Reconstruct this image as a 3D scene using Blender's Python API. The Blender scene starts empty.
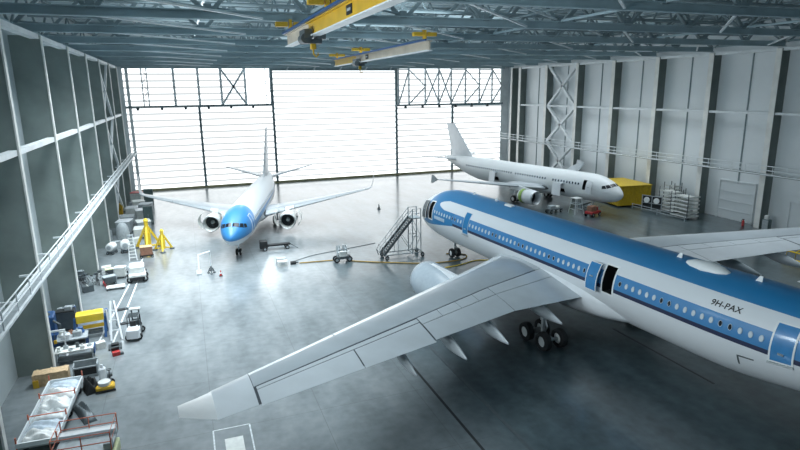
import bpy, bmesh, math, random
from mathutils import Vector, Matrix
PI = math.pi
random.seed(7)
C = bpy.context.scene.collection

# ------------------------------------------------------------------ materials
def nodes_of(m):
    m.use_nodes = True
    return m.node_tree.nodes, m.node_tree.links

def mat(name, col, rough=0.5, metal=0.0, coat=0.0, noise=0.12, scale=3.0, spec=0.5):
    m = bpy.data.materials.new(name)
    n, l = nodes_of(m)
    b = n['Principled BSDF']
    b.inputs['Roughness'].default_value = rough
    b.inputs['Metallic'].default_value = metal
    b.inputs['Specular IOR Level'].default_value = spec
    if coat:
        b.inputs['Coat Weight'].default_value = coat
        b.inputs['Coat Roughness'].default_value = 0.1
    tc = n.new('ShaderNodeTexCoord'); t = n.new('ShaderNodeTexNoise')
    t.inputs['Scale'].default_value = scale; t.inputs['Detail'].default_value = 5
    l.new(tc.outputs['Object'], t.inputs['Vector'])
    r = n.new('ShaderNodeValToRGB')
    r.color_ramp.elements[0].position = 0.3; r.color_ramp.elements[1].position = 0.7
    r.color_ramp.elements[0].color = tuple(c * (1 - noise) for c in col) + (1,)
    r.color_ramp.elements[1].color = tuple(min(1, c * (1 + noise)) for c in col) + (1,)
    l.new(t.outputs['Fac'], r.inputs['Fac']); l.new(r.outputs['Color'], b.inputs['Base Color'])
    return m

class Nd:
    """small helper to write math node chains"""
    def __init__(s, m):
        s.n, s.l = nodes_of(m)
        tc = s.n.new('ShaderNodeTexCoord'); sx = s.n.new('ShaderNodeSeparateXYZ')
        s.l.new(tc.outputs['Object'], sx.inputs[0]); s.x, s.y, s.z = sx.outputs; s.tc = tc
    def m(s, op, a, b=0.0, c=0.0):
        q = s.n.new('ShaderNodeMath'); q.operation = op
        for i, v in enumerate((a, b, c)):
            if isinstance(v, (int, float)): q.inputs[i].default_value = v
            else: s.l.new(v, q.inputs[i])
        return q.outputs[0]
    def mix(s, f, a, b):
        q = s.n.new('ShaderNodeMix'); q.data_type = 'RGBA'
        for k, v in ((0, f), (6, a), (7, b)):
            if isinstance(v, tuple): q.inputs[k].default_value = v + (1,)
            elif isinstance(v, (int, float)): q.inputs[k].default_value = v
            else: s.l.new(v, q.inputs[k])
        return q.outputs[2]
    def noise(s, scale, detail=5, stretch=None):
        t = s.n.new('ShaderNodeTexNoise'); t.inputs['Scale'].default_value = scale; t.inputs['Detail'].default_value = detail
        if stretch:
            mp = s.n.new('ShaderNodeMapping'); mp.inputs['Scale'].default_value = stretch
            s.l.new(s.tc.outputs['Object'], mp.inputs[0]); s.l.new(mp.outputs[0], t.inputs['Vector'])
        else: s.l.new(s.tc.outputs['Object'], t.inputs['Vector'])
        return t.outputs['Fac']

WHITE = mat('white paint', (.72, .75, .78), .28, coat=.3, noise=.04, scale=1.0)
WINGG = mat('wing grey', (.33, .37, .40), .30, coat=.2, noise=.06, scale=.8)
WINGL = mat('wing light grey', (.46, .50, .53), .30, coat=.2, noise=.05, scale=.8)
SLAT = mat('slat pale', (.74, .78, .80), .22, coat=.3, noise=.04, scale=.8)
SEAM = mat('seam dark', (.03, .04, .05), .7)
BLACK = mat('black', (.012, .014, .016), .55)
TYRE = mat('tyre rubber', (.015, .016, .018), .75)
GLASS = mat('dark glass', (.01, .013, .018), .08, noise=.02)
SHADE = mat('window shade', (.80, .82, .82), .25, noise=.02)
BLIND = mat('cabin window blind', (.56, .62, .66), .25, noise=.04)
RIM = mat('window rim', (.40, .50, .60), .35)
METAL = mat('bare metal', (.50, .53, .55), .3, metal=.8, noise=.1)
DMETAL = mat('dark metal', (.10, .12, .13), .45, metal=.4)
STEEL = mat('steel beam paint', (.36, .46, .50), .8, noise=.12, scale=.5)
STEELD = mat('steel brace paint', (.22, .28, .30), .75, noise=.15, scale=.5)
STEELW = mat('steel pale paint', (.74, .78, .80), .45, noise=.1, scale=.7)
FLANGE = mat('column flange', (.80, .80, .77), .5, noise=.12, scale=.6)
CONC = mat('column web', (.25, .295, .28), .75, noise=.22, scale=.35)
CONCR = mat('column web green', (.17, .20, .19), .7, noise=.2, scale=.35)
PANELR = mat('wall panel pale', (.76, .80, .82), .4, noise=.07, scale=.12)
PANELL = mat('wall panel grey', (.50, .56, .58), .55, noise=.12, scale=.2)
DECK = mat('roof deck', (.58, .66, .69), .6, noise=.1, scale=.3)
YEL = mat('yellow paint', (.80, .56, .03), .4, coat=.2, noise=.1, scale=1.5)
YELC = mat('crane yellow', (.62, .38, .025), .45, noise=.12, scale=.8)
YELC_LIT = mat('crane yellow lit cream', (.60, .52, .42), .45, noise=.1, scale=.8)  # cream puts the light on the yellow girders into their colour
BLUE = mat('equipment blue', (.02, .08, .22), .4, noise=.15)
RED = mat('red paint', (.42, .03, .03), .4)
ORANGE = mat('orange red rail', (.62, .17, .10), .45)
WOOD = mat('plywood', (.55, .40, .24), .7, noise=.2, scale=4)
BROWN = mat('brown cloth', (.28, .14, .09), .8, noise=.2)
GREYP = mat('grey paint', (.34, .38, .40), .5, noise=.15)
PALE = mat('pale equipment paint', (.66, .68, .66), .45, noise=.1)
PLAST = mat('plastic sheet', (.80, .82, .82), .25, noise=.12, scale=2.5)
GREEN = mat('green primer', (.25, .40, .10), .5, noise=.25, scale=4)
LIME = mat('pale lime panel', (.62, .66, .40), .5, noise=.15)
HOSE = mat('ochre hose', (.34, .22, .05), .6)
LINE = mat('floor line white', (.62, .66, .68), .5, noise=.3, scale=5)
NAVY = mat('navy', (.005, .012, .06), .35)
DKGRN = mat('dark cabinet', (.10, .15, .15), .5)

def livery_material(name, zc, kind):
    m = bpy.data.materials.new(name); q = Nd(m)
    b = q.n['Principled BSDF']
    b.inputs['Roughness'].default_value = .42; b.inputs['Coat Weight'].default_value = .12; b.inputs['Coat Roughness'].default_value = .08
    zr = q.m('SUBTRACT', q.z, zc)
    white = (.70, .73, .76); deep = (.0, .17, .40); band = (.03, .20, .45); navy = (.004, .010, .055)
    gt = lambda a, v: q.m('GREATER_THAN', a, v)
    lt = lambda a, v: q.m('LESS_THAN', a, v)
    if kind == 'wide':
        # belly line rises a little towards the nose
        sm = q.m('SMOOTH_MIN', q.m('MAXIMUM', q.m('DIVIDE', q.m('SUBTRACT', 12.0, q.x), 7.0), 0.0), 1.0, .2)
        low = q.m('SUBTRACT', .06, q.m('MULTIPLY', sm, 1.15))
        isband = gt(zr, low)
        col = q.mix(isband, white, band)
        nv = q.m('MULTIPLY', q.m('MULTIPLY', gt(zr, -.09), lt(zr, .17)), gt(q.x, 11.0))
        col = q.mix(nv, col, navy)
        d = q.m('DIVIDE', q.m('SUBTRACT', zr, 1.59), .46)
        front = q.m('ADD', 7.5, q.m('MULTIPLY', q.m('MULTIPLY', d, d), 1.5))
        wb = q.m('MULTIPLY', q.m('MULTIPLY', gt(zr, 1.15), lt(zr, 2.05)), gt(q.x, front))
        col = q.mix(gt(zr, 1.6), col, deep)
        col = q.mix(q.m('MULTIPLY', lt(q.x, 11.0), isband), col, deep)
        # window band aft of the second door, lightened to paint in light there
        wband_lit = q.m('MULTIPLY', q.m('MULTIPLY', gt(zr, .17), lt(zr, 1.15)), gt(q.x, 14.0))
        col = q.mix(wband_lit, col, band)
        col = q.mix(wb, col, white)
        col = q.mix(lt(q.x, q.m('ADD', 3.9, q.m('MULTIPLY', zr, .55))), col, (.62, .66, .70))
    elif kind == 'narrow':
        blue = q.m('MULTIPLY', gt(zr, q.m('ADD', -.75, q.m('MULTIPLY', q.x, .035))), q.m('MAXIMUM', lt(zr, .30), lt(q.x, q.m('ADD', 5.2, q.m('MULTIPLY', zr, .8)))))
        col = q.mix(blue, (.50, .54, .57), (.012, .17, .42))
    else:
        col = q.mix(q.noise(.6), (.66, .69, .71), (.76, .79, .80))
    dirt = q.m('MULTIPLY', q.noise(1.2, 6, (.25, 1, 1)), .10)
    col = q.mix(dirt, col, (.30, .34, .36))
    q.l.new(col, b.inputs['Base Color'])
    return m

# ------------------------------------------------------------------ mesh builder
class M:
    def __init__(s): s.v = []; s.f = []; s.k = []
    def add(s, vs, fs, k=0):
        o = len(s.v); s.v += [tuple(v) for v in vs]; s.f += [tuple(i + o for i in f) for f in fs]; s.k += [k] * len(fs); return s
    def box(s, c, d, rz=0.0, k=0, ry=0.0, rx=0.0):
        hx, hy, hz = d[0] / 2, d[1] / 2, d[2] / 2
        R = Matrix.Rotation(rz, 3, 'Z') @ Matrix.Rotation(ry, 3, 'Y') @ Matrix.Rotation(rx, 3, 'X')
        vs = [Vector(c) + R @ Vector((x, y, z)) for x in (-hx, hx) for y in (-hy, hy) for z in (-hz, hz)]
        return s.add(vs, [(0, 1, 3, 2), (4, 6, 7, 5), (0, 4, 5, 1), (2, 3, 7, 6), (0, 2, 6, 4), (1, 5, 7, 3)], k)
    def rbox(s, c, d, r=.05, rz=0.0, k=0, n=3):
        """box with rounded vertical edges and a small top chamfer"""
        hx, hy, hz = d[0] / 2, d[1] / 2, d[2] / 2; r = min(r, hx * .9, hy * .9)
        R = Matrix.Rotation(rz, 3, 'Z'); rings = []
        for z, ins in ((-hz, 0), (hz - min(r, hz) * .7, 0), (hz, min(r, hz) * .7)):
            ring = []
            for sx, sy, a0 in ((1, 1, 0), (-1, 1, PI / 2), (-1, -1, PI), (1, -1, 1.5 * PI)):
                for i in range(n + 1):
                    a = a0 + PI / 2 * i / n
                    ring.append(Vector(c) + R @ Vector((sx * (hx - r) + (r - ins) * math.cos(a) if True else 0, sy * (hy - r) + (r - ins) * math.sin(a), z)))
            rings.append(ring)
        return s.loft(rings, k=k)
    def beam(s, p, q, w, h, k=0, up=(0, 0, 1)):
        p, q = Vector(p), Vector(q); d = (q - p); d.normalize(); u = Vector(up)
        if abs(d.dot(u)) > .98: u = Vector((1, 0, 0))
        a = d.cross(u).normalized(); b = a.cross(d).normalized()
        vs = [e + a * (sx * w / 2) + b * (sy * h / 2) for e in (p, q) for sx in (-1, 1) for sy in (-1, 1)]
        return s.add(vs, [(0, 1, 3, 2), (4, 6, 7, 5), (0, 4, 5, 1), (2, 3, 7, 6), (0, 2, 6, 4), (1, 5, 7, 3)], k)
    def tube(s, pts, r, n=8, k=0, closed=False):
        pts = [Vector(p) for p in pts]; rings = []
        for i, p in enumerate(pts):
            d = (pts[min(i + 1, len(pts) - 1)] - pts[max(i - 1, 0)]).normalized()
            u = Vector((0, 0, 1)) if abs(d.z) < .95 else Vector((1, 0, 0))
            a = d.cross(u).normalized(); b = a.cross(d).normalized()
            rr = r[i] if isinstance(r, (list, tuple)) else r
            rings.append([p + (a * math.cos(2 * PI * j / n) + b * math.sin(2 * PI * j / n)) * rr for j in range(n)])
        return s.loft(rings, k=k)
    def loft(s, rings, k=0, cap=True):
        n = len(rings[0]); vs = [v for r in rings for v in r]; fs = []
        for i in range(len(rings) - 1):
            for j in range(n):
                fs.append((i * n + j, i * n + (j + 1) % n, (i + 1) * n + (j + 1) % n, (i + 1) * n + j))
        if cap: fs.append(tuple(range(n))[::-1]); fs.append(tuple(range((len(rings) - 1) * n, len(rings) * n)))
        return s.add(vs, fs, k)
    def lathe(s, prof, c=(0, 0, 0), axis='x', n=24, k=0, cap=True, sq=1.0):
        rings = []
        for x, r in prof:
            ring = []
            for j in range(n):
                a = 2 * PI * j / n; ca, sa = math.cos(a) * r, math.sin(a) * r * sq
                p = {'x': (x, ca, sa), 'y': (ca, x, sa), 'z': (ca, sa, x)}[axis]
                ring.append((c[0] + p[0], c[1] + p[1], c[2] + p[2]))
            rings.append(ring)
        return s.loft(rings, k, cap)
    def build(s, name, mats, parent=None, smooth=False, loc=None, rz=None, recalc=True, ang=35):
        me = bpy.data.meshes.new(name); me.from_pydata(s.v, [], s.f)
        if not isinstance(mats, (list, tuple)): mats = [mats]
        for m in mats: me.materials.append(m)
        me.polygons.foreach_set('material_index', s.k)
        if recalc:
            bm = bmesh.new(); bm.from_mesh(me); bmesh.ops.recalc_face_normals(bm, faces=bm.faces); bm.to_mesh(me); bm.free()
        if smooth:
            me.polygons.foreach_set('use_smooth', [True] * len(me.polygons))
            try: me.set_sharp_from_angle(angle=math.radians(ang))
            except Exception: pass
        me.update()
        o = bpy.data.objects.new(name, me); C.objects.link(o)
        if parent: o.parent = parent
        if loc is not None: o.location = loc
        if rz is not None: o.rotation_euler = (0, 0, rz)
        return o

def tag(o, label, cat, group=None):
    o['label'] = label; o['category'] = cat
    if group: o['group'] = group
    return o
def thing(name, label, cat, loc=(0, 0, 0), rz=0.0, group=None):
    o = bpy.data.objects.new(name, None); C.objects.link(o); o.empty_display_size = .3
    o.location = loc; o.rotation_euler = (0, 0, rz)
    return tag(o, label, cat, group)
def struct(o): o['kind'] = 'structure'; return o
def sgroup(name, loc=(0, 0, 0)):
    o = bpy.data.objects.new(name, None); C.objects.link(o); o.location = loc; o['kind'] = 'structure'; return o
def dup(root, loc, rz=0.0, label=None, group=None):
    r = root.copy(); C.objects.link(r); r.location = loc; r.rotation_euler = (0, 0, rz)
    if label: r['label'] = label
    if group: r['group'] = group
    for ch in list(root.children):
        c = ch.copy(); C.objects.link(c); c.parent = r
        for g in list(ch.children):
            d = g.copy(); C.objects.link(d); d.parent = c
    return r

# ------------------------------------------------------------------ camera
F_PX, PITCH, YAW, ROLL, HC = 572.565, .2314, .3546, -.0128, 18.189
fw = Vector((math.sin(YAW) * math.cos(PITCH), math.cos(YAW) * math.cos(PITCH), -math.sin(PITCH)))
rt = Vector((math.cos(YAW), -math.sin(YAW), 0)); up = rt.cross(fw)
rr = rt * math.cos(ROLL) + up * math.sin(ROLL); uu = up * math.cos(ROLL) - rt * math.sin(ROLL)
cd = bpy.data.cameras.new('camera'); cam = bpy.data.objects.new('camera', cd); C.objects.link(cam)
cam.matrix_world = Matrix(((rr.x, uu.x, -fw.x, 0), (rr.y, uu.y, -fw.y, 0), (rr.z, uu.z, -fw.z, HC), (0, 0, 0, 1)))
cd.sensor_width = 36; cd.lens = F_PX / 800 * 36; cd.clip_end = 500; cd.clip_start = .1
bpy.context.scene.camera = cam

# ------------------------------------------------------------------ hangar shell
XL, XR, YB, ZT = -9.6, 69.1, 118.0, 22.6
WL, WR = XL - 2.2, XR + 1.6
Y0 = -14.0

def floor_material():
    m = bpy.data.materials.new('polished concrete'); q = Nd(m); b = q.n['Principled BSDF']
    n1 = q.noise(.09, 7); n2 = q.noise(.55, 9, (1, .3, 1)); n3 = q.noise(1.6, 4)
    v = q.m('ADD', q.m('MULTIPLY', n1, .35), q.m('ADD', q.m('MULTIPLY', n2, .4), q.m('MULTIPLY', n3, .25)))
    r = q.n.new('ShaderNodeValToRGB'); q.l.new(v, r.inputs['Fac'])
    r.color_ramp.elements[0].position = .38; r.color_ramp.elements[0].color = (.006, .020, .025, 1)
    r.color_ramp.elements[1].position = .62; r.color_ramp.elements[1].color = (.075, .11, .125, 1)
    # slab joints
    def joint(c, per, w):
        t = q.m('PINGPONG', c, per / 2); return q.m('LESS_THAN', t, w)
    j = q.m('MAXIMUM', joint(q.x, 6.0, .02), joint(q.y, 6.0, .02))
    # two slab tones with painted light: bright by the finned wall, dim beyond trench
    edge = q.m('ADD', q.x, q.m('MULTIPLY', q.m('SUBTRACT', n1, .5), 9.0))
    lit_slab = q.m('SMOOTHSTEP', 15.5, 12.0, edge) if False else q.m('MINIMUM', q.m('MAXIMUM', q.m('DIVIDE', q.m('SUBTRACT', 16.0, edge), 5.0), 0.0), 1.0)
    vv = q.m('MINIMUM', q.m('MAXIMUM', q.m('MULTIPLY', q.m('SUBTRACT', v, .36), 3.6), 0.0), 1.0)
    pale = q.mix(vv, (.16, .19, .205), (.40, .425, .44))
    base = q.mix(q.m('MULTIPLY', lit_slab, .55), r.outputs['Color'], pale)
    col = q.mix(q.m('MULTIPLY', j, .45), base, (.05, .06, .065))
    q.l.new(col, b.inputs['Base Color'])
    rg = q.m('ADD', .25, q.m('MULTIPLY', n1, .25)); q.l.new(rg, b.inputs['Roughness'])
    b.inputs['Specular IOR Level'].default_value = .7
    b.inputs['IOR'].default_value = 1.5
    b.inputs['Coat Weight'].default_value = .85; b.inputs['Coat IOR'].default_value = 1.55
    cr = q.m('ADD', .09, q.m('MULTIPLY', q.noise(.15, 4), .16)); q.l.new(cr, b.inputs['Coat Roughness'])
    return m
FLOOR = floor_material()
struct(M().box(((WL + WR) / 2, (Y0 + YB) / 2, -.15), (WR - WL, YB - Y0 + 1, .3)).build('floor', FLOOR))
struct(M().box((WL - .1, (Y0 + YB) / 2, 13.6), (.2, YB - Y0, 27.2)).build('wall_left', PANELL))
struct(M().box((WR + .1, (Y0 + YB) / 2, 13.6), (.2, YB - Y0, 27.2)).build('wall_right', PANELR))
# roof deck, ribbed
mb = M(); mb.box(((WL + WR) / 2, (Y0 + YB) / 2, 27.4), (WR - WL, YB - Y0, .2))
for i in range(64):
    y = Y0 + 1 + i * 2.07
    mb.box(((WL + WR) / 2, y, 27.2), (WR - WL, .35, .2))
struct(mb.build('ceiling', DECK))

def emission_material(name, strength, col=(.93, .98, 1.0), pitch=1.2, width=.13, dim=.60, z0=0.0):
    m = bpy.data.materials.new(name); q = Nd(m)
    for nd in list(q.n):
        if nd.type == 'BSDF_PRINCIPLED': q.n.remove(nd)
    out = [nd for nd in q.n if nd.type == 'OUTPUT_MATERIAL'][0]
    e = q.n.new('ShaderNodeEmission'); e.inputs['Color'].default_value = col + (1,)
    t = q.m('PINGPONG', q.m('ADD', q.z, z0), pitch / 2)
    ln = q.m('LESS_THAN', t, width / 2)
    s = q.m('SUBTRACT', strength, q.m('MULTIPLY', ln, strength * (1 - dim)))
    q.l.new(s, e.inputs['Strength']); q.l.new(e.outputs[0], out.inputs['Surface'])
    return m
DOORLIT = emission_material('translucent door panel', 1.8, dim=.32, width=.40)
DOORMID = emission_material('translucent door panel brighter', 1.9, dim=.34, pitch=1.15, width=.40)
CLEAR = emission_material('bright clear glazing', 5.0, dim=1.0)
# door leaves and glazing of the far wall (daylight behind them)
def leaf(name, x0, x1, z0, z1, m, y=YB):
    return struct(M().box(((x0 + x1) / 2, y, (z0 + z1) / 2), (x1 - x0, .12, z1 - z0)).build(name, m))
leaf('door_1', XL, 3.1, .35, 15.7, DOORLIT); leaf('door_2', 3.1, 17.0, .35, 15.5, DOORLIT)
leaf('door_3', 17.0, 43.1, .35, 22.2, DOORMID); leaf('door_4', 43.1, 56.4, .35, 14.8, DOORLIT); leaf('door_5', 56.4, 68.8, .35, 14.6, DOORLIT)
leaf('window_1', XL, 12.2, 15.9, 22.6, DOORLIT); leaf('window_2', 12.2, 16.8, 15.9, 22.6, CLEAR); leaf('window_3', 43.3, 68.8, 15.2, 22.6, DOORLIT)
SILL = mat('door sill ochre', (.42, .38, .22), .6)
struct(M().box(((XL + XR) / 2, YB - .15, .2), (XR - XL, .5, .4)).build('trim_1', SILL))
struct(M().box(((WL + WR) / 2, YB + .2, 25.0), (WR - WL, .3, 4.8)).build('wall_back', PANELR))
for x0, x1, nm in ((WL, XL, 'trim_2'), (68.8, WR, 'trim_3')):
    struct(M().box(((x0 + x1) / 2, YB, 11.3), (x1 - x0, .3, 22.6)).build(nm, STEELW))
def post(x, z0, z1, w=.32, m=STEELD, name='door_post', y=YB - .25):
    return struct(M().box((x, y, (z0 + z1) / 2), (w, .35, z1 - z0)).build(name, m))
for x, z1 in ((3.1, 15.7), (17.0, 22.6), (43.1, 22.6), (56.4, 14.8)): post(x, .3, z1, .45)
post(-8.9, .3, 22.6, .5, STEELW)
def lattice(x, z0, z1, w=.9):
    g = M()
    for sx in (-w / 2, w / 2): g.box((x + sx, YB - .4, (z0 + z1) / 2), (.2, .2, z1 - z0))
    n = 5; dz = (z1 - z0) / n
    for i in range(n):
        a, b = (-w / 2, w / 2) if i % 2 else (w / 2, -w / 2)
        g.beam((x + a, YB - .4, z0 + i * dz), (x + b, YB - .4, z0 + (i + 1) * dz), .12, .12)
    return struct(g.build('lattice_post', STEELW))
for x in (-6.0, 16.2): lattice(x, 15.9, 22.6)
for x in (-1.0, 3.3, 7.4, 11.9): post(x, 15.9, 22.6, .42, STEELW, 'glazing_post')
g = M(); g.beam((7.5, YB - .55, 16), (11.8, YB - .55, 22.5), .36, .36); g.beam((7.5, YB - .55, 22.5), (11.8, YB - .55, 16), .36, .36)
struct(g.build('cross_brace', STEELW))
# right upper trusswork in front of the glazing
xs = [43.6, 46.0, 49.8, 53.0, 56.0, 59.5, 63.0, 66.2, 68.6]
for i, x in enumerate(xs): post(x, 15.2, 22.6, .34, STEELW, 'glazing_post')
for i in range(len(xs) - 1):
    g = M(); a, b = xs[i], xs[i + 1]; m_ = (a + b) / 2
    if i in (2, 3): g.beam((a, YB - .5, 15.3), (b, YB - .6, 22.4), .28, .28); g.beam((a, YB - .6, 22.4), (b, YB - .6, 15.3), .28, .28)
    else: g.beam((a, YB - .5, 15.3), (b, YB - .5, 18.9 if i % 2 else 22.4), .28, .28); g.beam((b, YB - .5, 18.9 if i % 2 else 22.4), (a, YB - .5, 22.4), .24, .24)
    struct(g.build('glazing_brace', STEELW))
def rail(x0, x1, z, nm):
    r = sgroup(nm)
    M().box(((x0 + x1) / 2, YB - .6, z), (x1 - x0, .7, .35)).build('rail_beam', STEELD, r)
    n = int((x1 - x0) / 4)
    for i in range(n): M().box((x0 + 2 + i * (x1 - x0 - 2) / n, YB - .8, z - .4), (.45, .4, .5)).build('roller_bracket', DMETAL, r)
    return r
rail(XL, 17.2, 15.75, 'door_rail'); rail(43.0, 68.8, 15.0, 'door_rail')
struct(M().box(((17 + 43.1) / 2, YB - .5, 23.2), (26.1, .6, 2.0)).build('door_header', STEELD))
for i in range(5):
    x = 20 + i * 5.4
    struct(M().beam((x, YB - .9, 22.4), (x + 1.2, YB - .9, 24.1), .25, .25).build('header_brace', STEELW))
struct(M().box(((XL + XR) / 2, YB - .6, 23.0), (XR - XL, .5, .8)).build('eaves_beam', STEEL))

# columns
LY = [41.45 + 11.33 * i for i in range(-3, 7)]
RY = [52.2 + 9.77 * i for i in range(-4, 7)]
def column(x, y, side, webm, w):
    r = sgroup('wall_column', (x, y, 0)); d = abs((WL if side < 0 else WR) - x)
    M().box((side * .05, 0, ZT / 2), (.10, w, ZT)).build('flange', FLANGE, r)
    M().box((side * (d / 2 + .05), 0, ZT / 2), (d - .1, w * .7, ZT)).build('web', webm, r)
    return r
for y in LY: column(XL, y, -1, CONC, .42)
for y in RY: column(XR, y, 1, CONCR, .75)
# girts between the columns
ZM = 14.72
for i in range(len(LY) - 1):
    struct(M().box((XL - .35, (LY[i] + LY[i + 1]) / 2, ZM), (.45, LY[i + 1] - LY[i] - .4, .35)).build('wall_girt', STEELW))
    struct(M().box((XL - .45, (LY[i] + LY[i + 1]) / 2, ZT - .1), (.6, LY[i + 1] - LY[i] - .4, .35)).build('eaves_girt', STEELW))
for i in range(len(RY) - 1):
    y = (RY[i] + RY[i + 1]) / 2; L_ = RY[i + 1] - RY[i] - .75
    struct(M().box((XR + .45, y, ZM), (.5, L_, .3)).build('wall_girt', STEELW))
    struct(M().box((XR + .5, y, ZT - .1), (.6, L_, .4)).build('eaves_girt', STEELW))
    struct(M().box((WR - .06, y - .3, ZM / 2 + .1), (.1, .16, ZM - .2)).build('panel_joint', STEELD))
    struct(M().box((WR - .06, y - .3, (ZM + ZT) / 2), (.1, .16, ZT - ZM - .5)).build('panel_joint', STEELD))
for i in range(len(LY) - 1):
    struct(M().box((WL + .05, (LY[i] + LY[i + 1]) / 2, ZT / 2), (.1, .14, ZT)).build('panel_joint', GREYP))
# gable end strips near the far corners
for y in (114.2,): column(XR, y, 1, CONCR, .6)
# cross bracing on both walls
def wall_x(x, y0, y1, zs, m, w=.28):
    for a, b in zip(zs[:-1], zs[1:]):
        g = M(); g.beam((x, y0, a), (x, y1, b), w, w); g.beam((x, y0, b), (x, y1, a), w, w)
        struct(g.build('cross_brace', m))
wall_x(XR + .5, RY[8] + .5, RY[9] - .5, (.4, 7.6, 14.7, 22.4), STEELW, .5)
wall_x(XL - .4, LY[7] + .4, LY[8] - .4, (.4, 7.6, 14.7, 22.4), STEELW, .3)

# roof trusses across the hall
TY = [8.0, 19.5, 30.5, 41.45, 52.5, 63.0, 73.5, 84.0, 95.0, 106.0, 115.5]
NP = 12
def truss(y):
    r = sgroup('roof_truss', (0, y, 0)); x0, x1 = WL + .3, WR - .3
    g = M(); zc = ZT + .55
    g.box(((x0 + x1) / 2, 0, zc - .27), (x1 - x0, .46, .07)); g.box(((x0 + x1) / 2, 0, zc + .27), (x1 - x0, .46, .07)); g.box(((x0 + x1) / 2, 0, zc), (x1 - x0, .06, .52))
    g.build('bottom_chord', STEEL, r)
    M().box(((x0 + x1) / 2, 0, 26.7), (x1 - x0, .4, .4)).build('top_chord', STEELD, r)
    g = M(); dx = (x1 - x0) / NP
    for i in range(NP):
        a = x0 + i * dx
        g.beam((a + .3, 0, zc + .3), (a + dx / 2, 0, 26.6), .26, .26); g.beam((a + dx / 2, 0, 26.6), (a + dx - .3, 0, zc + .3), .26, .26)
    g.build('web_lattice', STEELD, r)
    g = M()
    for i in range(1, NP): g.box((x0 + i * dx, 0, zc + .42), (.5, .3, .5))
    g.build('gusset_plate_pattern', STEELD, r)
    return r
for y in TY: truss(y)
dx = (WR - WL - .6) / NP
for i in range(0, NP + 1, 1):
    x = WL + .3 + i * dx
    r = sgroup('roof_purlin', (x, 0, 0))
    M().box((0, (TY[0] + TY[-1]) / 2, 26.95), (.25, TY[-1] - TY[0], .3)).build('upper_purlin', STEELD, r)
    if i % 3 == 0:
        for a, b in zip(TY[:-1], TY[1:]):
            M().tube([(0, a + .3, ZT + .9), (0, b - .3, ZT + .9)], .11, 8).build('tie_tube', STEEL, r)
            M().beam((0, a + .3, ZT + .8), (0, (a + b) / 2, 26.8), .16, .16).build('tie_brace', STEELD, r)
            M().beam((0, (a + b) / 2, 26.8), (0, b - .3, ZT + .8), .16, .16).build('tie_brace', STEELD, r)
for i, (a, b) in enumerate(zip(TY[:-1], TY[1:])):
    for j in range(0, NP, 2):
        x = WL + .3 + j * dx
        g = M(); g.tube([(x + .3, a, ZT + 1.0), (x + 2 * dx - .3, b, ZT + 1.0)], .08, 6)
        struct(g.build('roof_brace', STEELW if (i + j) % 3 == 0 else STEELD))
for i, (a, b) in enumerate(zip(TY[:-1], TY[1:])):
    y = (a + b) / 2
    struct(M().tube([(WL + .5, y, 24.6), (WR - .5, y, 24.6)], .13, 8).build('roof_strut', STEELD))
    for j in range(1, NP, 3):
        x = WL + .3 + j * dx; g = M(); g.beam((x, a + .4, ZT + .35), (x + 1.5 * dx, b - .4, ZT + .35), .18, .12)
        struct(g.build('roof_brace', STEELW))
        g = M()
        for k in range(3):
            xx = x + (k + .3) * dx * .9; g.beam((xx, y, 24.6), (xx + 1.2, y, 26.9), .14, .14); g.beam((xx + 2.4, y, 24.6), (xx + 1.2, y, 26.9), .14, .14)
        struct(g.build('roof_lattice', STEELD))
# secondary pipes under the deck
for k_, (x, m_) in enumerate(((2.0, STEELW), (28.0, STEELD), (52.0, STEELD))):
    struct(M().tube([(x, Y0, 24.2), (x, YB - 1, 24.2)], .10, 8).build('roof_pipe', m_))

# walkways along both walls
def walkway(x, side, z, y0, y1, label, m1):
    w = thing('wall_walkway', label, 'walkway', (x, 0, z)); L_ = y1 - y0; yc = (y0 + y1) / 2
    g = M(); g.box((side * .32, yc, 0), (.14, L_, .14)); g.box((-side * .32, yc, 0), (.14, L_, .14))
    g.build('edge_beam', m1, w)
    M().box((0, yc, -.05), (.5, L_, .05 if side < 0 else .2)).build('deck_grating', GREYP if side < 0 else DMETAL, w)
    for zz in (.55, 1.1):
        M().tube([(-side * .32, y0, zz), (-side * .32, y1, zz)], .04 if side < 0 else .065, 6).build('guard_rail', m1, w)
    n = int(L_ / (2.6 if side < 0 else 1.9))
    for i in range(n + 1):
        y = y0 + L_ * i / n
        M().box((-side * .32, y, .55), (.06, .06, 1.1)).build('rail_post', m1, w)
    n = int(L_ / 5)
    for i in range(n + 1):
        y = y0 + L_ * i / n
        M().beam((side * .36, y, -.1), (side * 1.3, y, -.1), .12, .12).build('wall_bracket', m1, w)
    return w
walkway(XL + .55, -1, 7.4, 14.0, 117.0, 'long pale steel walkway with guard rails along the concrete finned wall', STEELW)
walkway(XR - .55, 1, 7.2, 16.0, 117.0, 'long grey steel walkway with guard rails along the pale panelled wall', STEELW)

# doors / windows in side walls
r = struct(M().box((WR - .08, 56.7, 2.6), (.16, 5.4, 5.2)).build('door_6', PANELR))
g = M()
for a in (-2.75, 2.75): g.box((WR - .15, 56.7 + a, 2.65), (.3, .12, 5.3))
g.box((WR - .15, 56.7, 5.35), (.3, 5.6, .12)); g.box((WR - .15, 56.7, 2.6), (.26, 5.4, .06)); g.box((WR - .15, 56.7, 3.9), (.26, 5.4, .05)); g.box((WR - .15, 56.7, 1.3), (.26, 5.4, .05))
g.build('door_frame', STEELW, r)
r = struct(M().box((WR - .08, 47.4, 1.9), (.16, 3.2, 3.8)).build('door_7', PANELR))
g = M()
for a in (-1.65, 1.65): g.box((WR - .15, 47.4 + a, 1.95), (.3, .09, 3.9))
g.box((WR - .15, 47.4, 3.9), (.3, 3.4, .09)); g.build('door_frame', STEELW, r)
WINLIT = mat('pale window', (.75, .80, .84), .15, noise=.03)
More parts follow.
